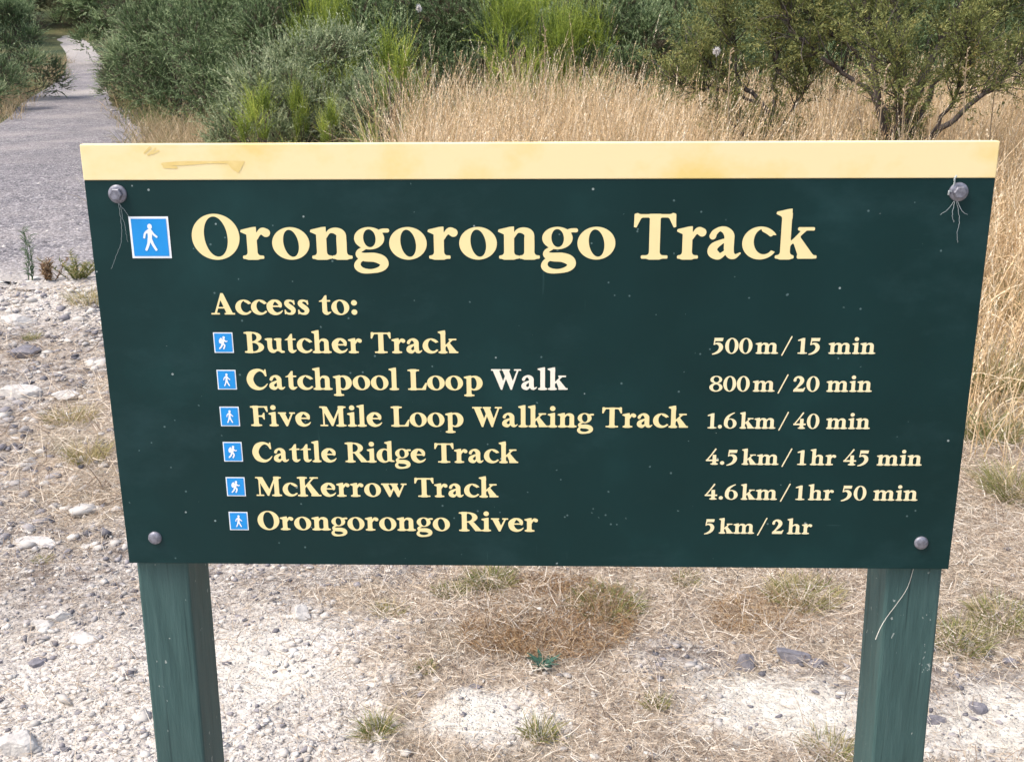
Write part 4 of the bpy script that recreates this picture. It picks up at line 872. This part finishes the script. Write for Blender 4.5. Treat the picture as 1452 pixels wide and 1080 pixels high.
olive_tree('large fine leaved olive tree with dark forking limbs behind the right of the board', tx, 9.0, [
    [(0, 0, -.1, .075), (.01, 0, .5, .065), (.03, .05, .95, .055)],
    [(.0, 0, .6, .05), (.10, .02, 1.05, .042), (.30, .1, 1.5, .034), (.55, .1, 2.0, .022), (.7, .2, 2.5, .01)],
    [(.03, .05, .9, .05), (-.02, .1, 1.4, .04), (-.08, .2, 1.9, .03), (-.05, .2, 2.6, .012)],
    [(-.02, 0, .55, .04), (-.22, -.1, 1.0, .032), (-.30, -.1, 1.4, .025), (-.42, -.1, 1.9, .014), (-.5, -.2, 2.4, .008)],
    [(0, 0, .5, .04), (.3, -.05, .8, .03), (.62, -.05, 1.1, .024), (1.0, 0, 1.4, .016), (1.35, 0, 1.75, .008)],
    [(0, 0, .75, .03), (-.22, .1, 1.05, .025), (-.55, .15, 1.3, .02), (-.85, .2, 1.55, .014), (-1.05, .2, 1.95, .007)],
    [(.05, 0, .7, .03), (.35, .2, 1.2, .025), (.75, .3, 1.6, .018), (1.05, .4, 2.1, .01)],
    [(-.02, 0, .7, .03), (-.25, .3, 1.3, .022), (-.65, .4, 1.7, .016), (-.8, .5, 2.3, .008)],
    [(.0, 0, .4, .025), (.15, -.3, .8, .02), (.25, -.45, 1.15, .015), (.2, -.6, 1.5, .008)],
    [(.0, 0, .4, .025), (-.15, -.3, .75, .02), (-.2, -.5, 1.1, .013), (-.35, -.6, 1.45, .007)]], 5, 26)
tx = xat(1095, 9.4)
olive_tree('smaller leaning olive tree with bare dark lower limbs left of the large one', tx, 9.4, [
    [(0, 0, -.1, .04), (-.01, 0, .4, .034), (-.03, 0, .78, .03)],
    [(-.03, 0, .75, .028), (-.10, 0, .98, .024), (-.28, .05, 1.12, .02), (-.5, .05, 1.26, .015), (-.68, .1, 1.42, .008)],
    [(-.10, 0, .95, .018), (-.35, 0, 1.08, .013), (-.6, -.05, 1.1, .008), (-.8, -.05, 1.14, .005)],
    [(-.03, 0, .75, .024), (.02, .1, 1.1, .019), (.0, .1, 1.5, .014), (.05, .15, 2.0, .007)],
    [(-.02, 0, .7, .018), (.18, .05, .95, .014), (.3, .1, 1.25, .008)],
    [(-.28, .05, 1.12, .015), (-.32, .1, 1.4, .011), (-.45, .1, 1.7, .007)],
    [(0, 0, .4, .016), (-.2, -.1, .62, .012), (-.36, -.1, .85, .007)]], 6, 24)
# ---------------------------------------------------------------- dead flower stalks standing in the dry grass
M_dstalk = leaf_mat('dead_stalks', [(0, (.35, .27, .17)), (1, (.62, .54, .40))], .1)
def dead_stalk(label, px, py, Y, h, lean_x, head):
    d = ray(px, py); t = Y / d[1]; top = Vector((d[0] * t, Y, CAM_H + d[2] * t)); zb = float(land(top.x, Y)); x0 = top.x - lean_x
    P = [Vector((x0, Y, zb)).lerp(top, q) + Vector((.02 * math.sin(q * 5), 0, 0)) for q in np.linspace(0, 1, 9)]
    b = MB(); b.tube(P, np.linspace(.007, .003, 9).tolist(), 6)
    for i in range(head):
        q = 1 - .02 * i * RNG.uniform(.7, 1.2); p = Vector((x0, Y, zb)).lerp(top, q) + Vector((.02 * math.sin(q * 5), 0, 0)); a = RNG.uniform(0, 6.28); l = RNG.uniform(.012, .03)
        b.tube([p, p + Vector((math.cos(a) * l, math.sin(a) * l, l * .8))], [.004, .006], 5)
    o = b.build('dead_stalk', M_dstalk); tag(o, label, 'dead stalk', 'dead flower stalks in the dry grass')
dead_stalk('thick pale dead stalk leaning left in front of the large olive tree trunk', 1216, 103, 7.6, 1, -.24, 14)
dead_stalk('dead stalk with a brown seed head leaning right before the olive tree', 1262, 96, 7.9, 1, .10, 12)
dead_stalk('upright dead stalk just right of the olive tree trunk', 1288, 122, 7.8, 1, .0, 8)
dead_stalk('short pale dead stalk left of the olive tree trunk', 1180, 122, 7.7, 1, -.1, 8)
dead_stalk('straight thin dead stalk under the smaller olive tree', 1040, 72, 7.8, 1, .02, 5)
dead_stalk('tall dead stalk right of the large olive tree', 1376, 70, 8.2, 1, -.03, 10)
dead_stalk('pale dead stalk among the dry grass at the top right corner', 1420, 90, 8.6, 1, .06, 8)
dead_stalk('tall dead stalk at the left of the dry grass', 776, 40, 10.5, 1, .02, 10)
dead_stalk('dead stalk standing left of the tallest one near the broom', 740, 75, 10.2, 1, .05, 8)
# fluffy white seed heads
M_fluff = leaf_mat('white_fluff', [(0, (.7, .66, .62)), (1, (.85, .83, .80))], .3)
def fluff(label, px, py, Y, rad):
    d = ray(px, py); t = Y / d[1]; c = Vector((d[0] * t, Y, CAM_H + d[2] * t)); rt = empty('seed_head', c); tag(rt, label, 'seed head')
    n = 260; dd = unit(RNG.normal(0, 1, (n, 3))); bb = unit(np.cross(dd, RNG.normal(0, 1, (n, 3)))) * rad * .12
    link('fluff', ribbon_mesh('fluff', [(np.stack([-bb, bb, dd * rad * U(.6, 1.1, n)[:, None] * np.array([1, 1, 1.3])], 1), U(0, 1, n))]), M_fluff, rt)
    b = MB(); b.tube([(0, 0, float(land(c.x, c.y)) - c.z), (.03, 0, -.5), (0, 0, 0)], .0022, 5); b.build('stem', M_bark, rt)
fluff('white fluffy seed head beside the leaves of the smaller olive tree', 1016, 73, 8.9, .034)
fluff('small white seed head high in front of the gorse left of the dry grass', 594, 12, 14.2, .045)
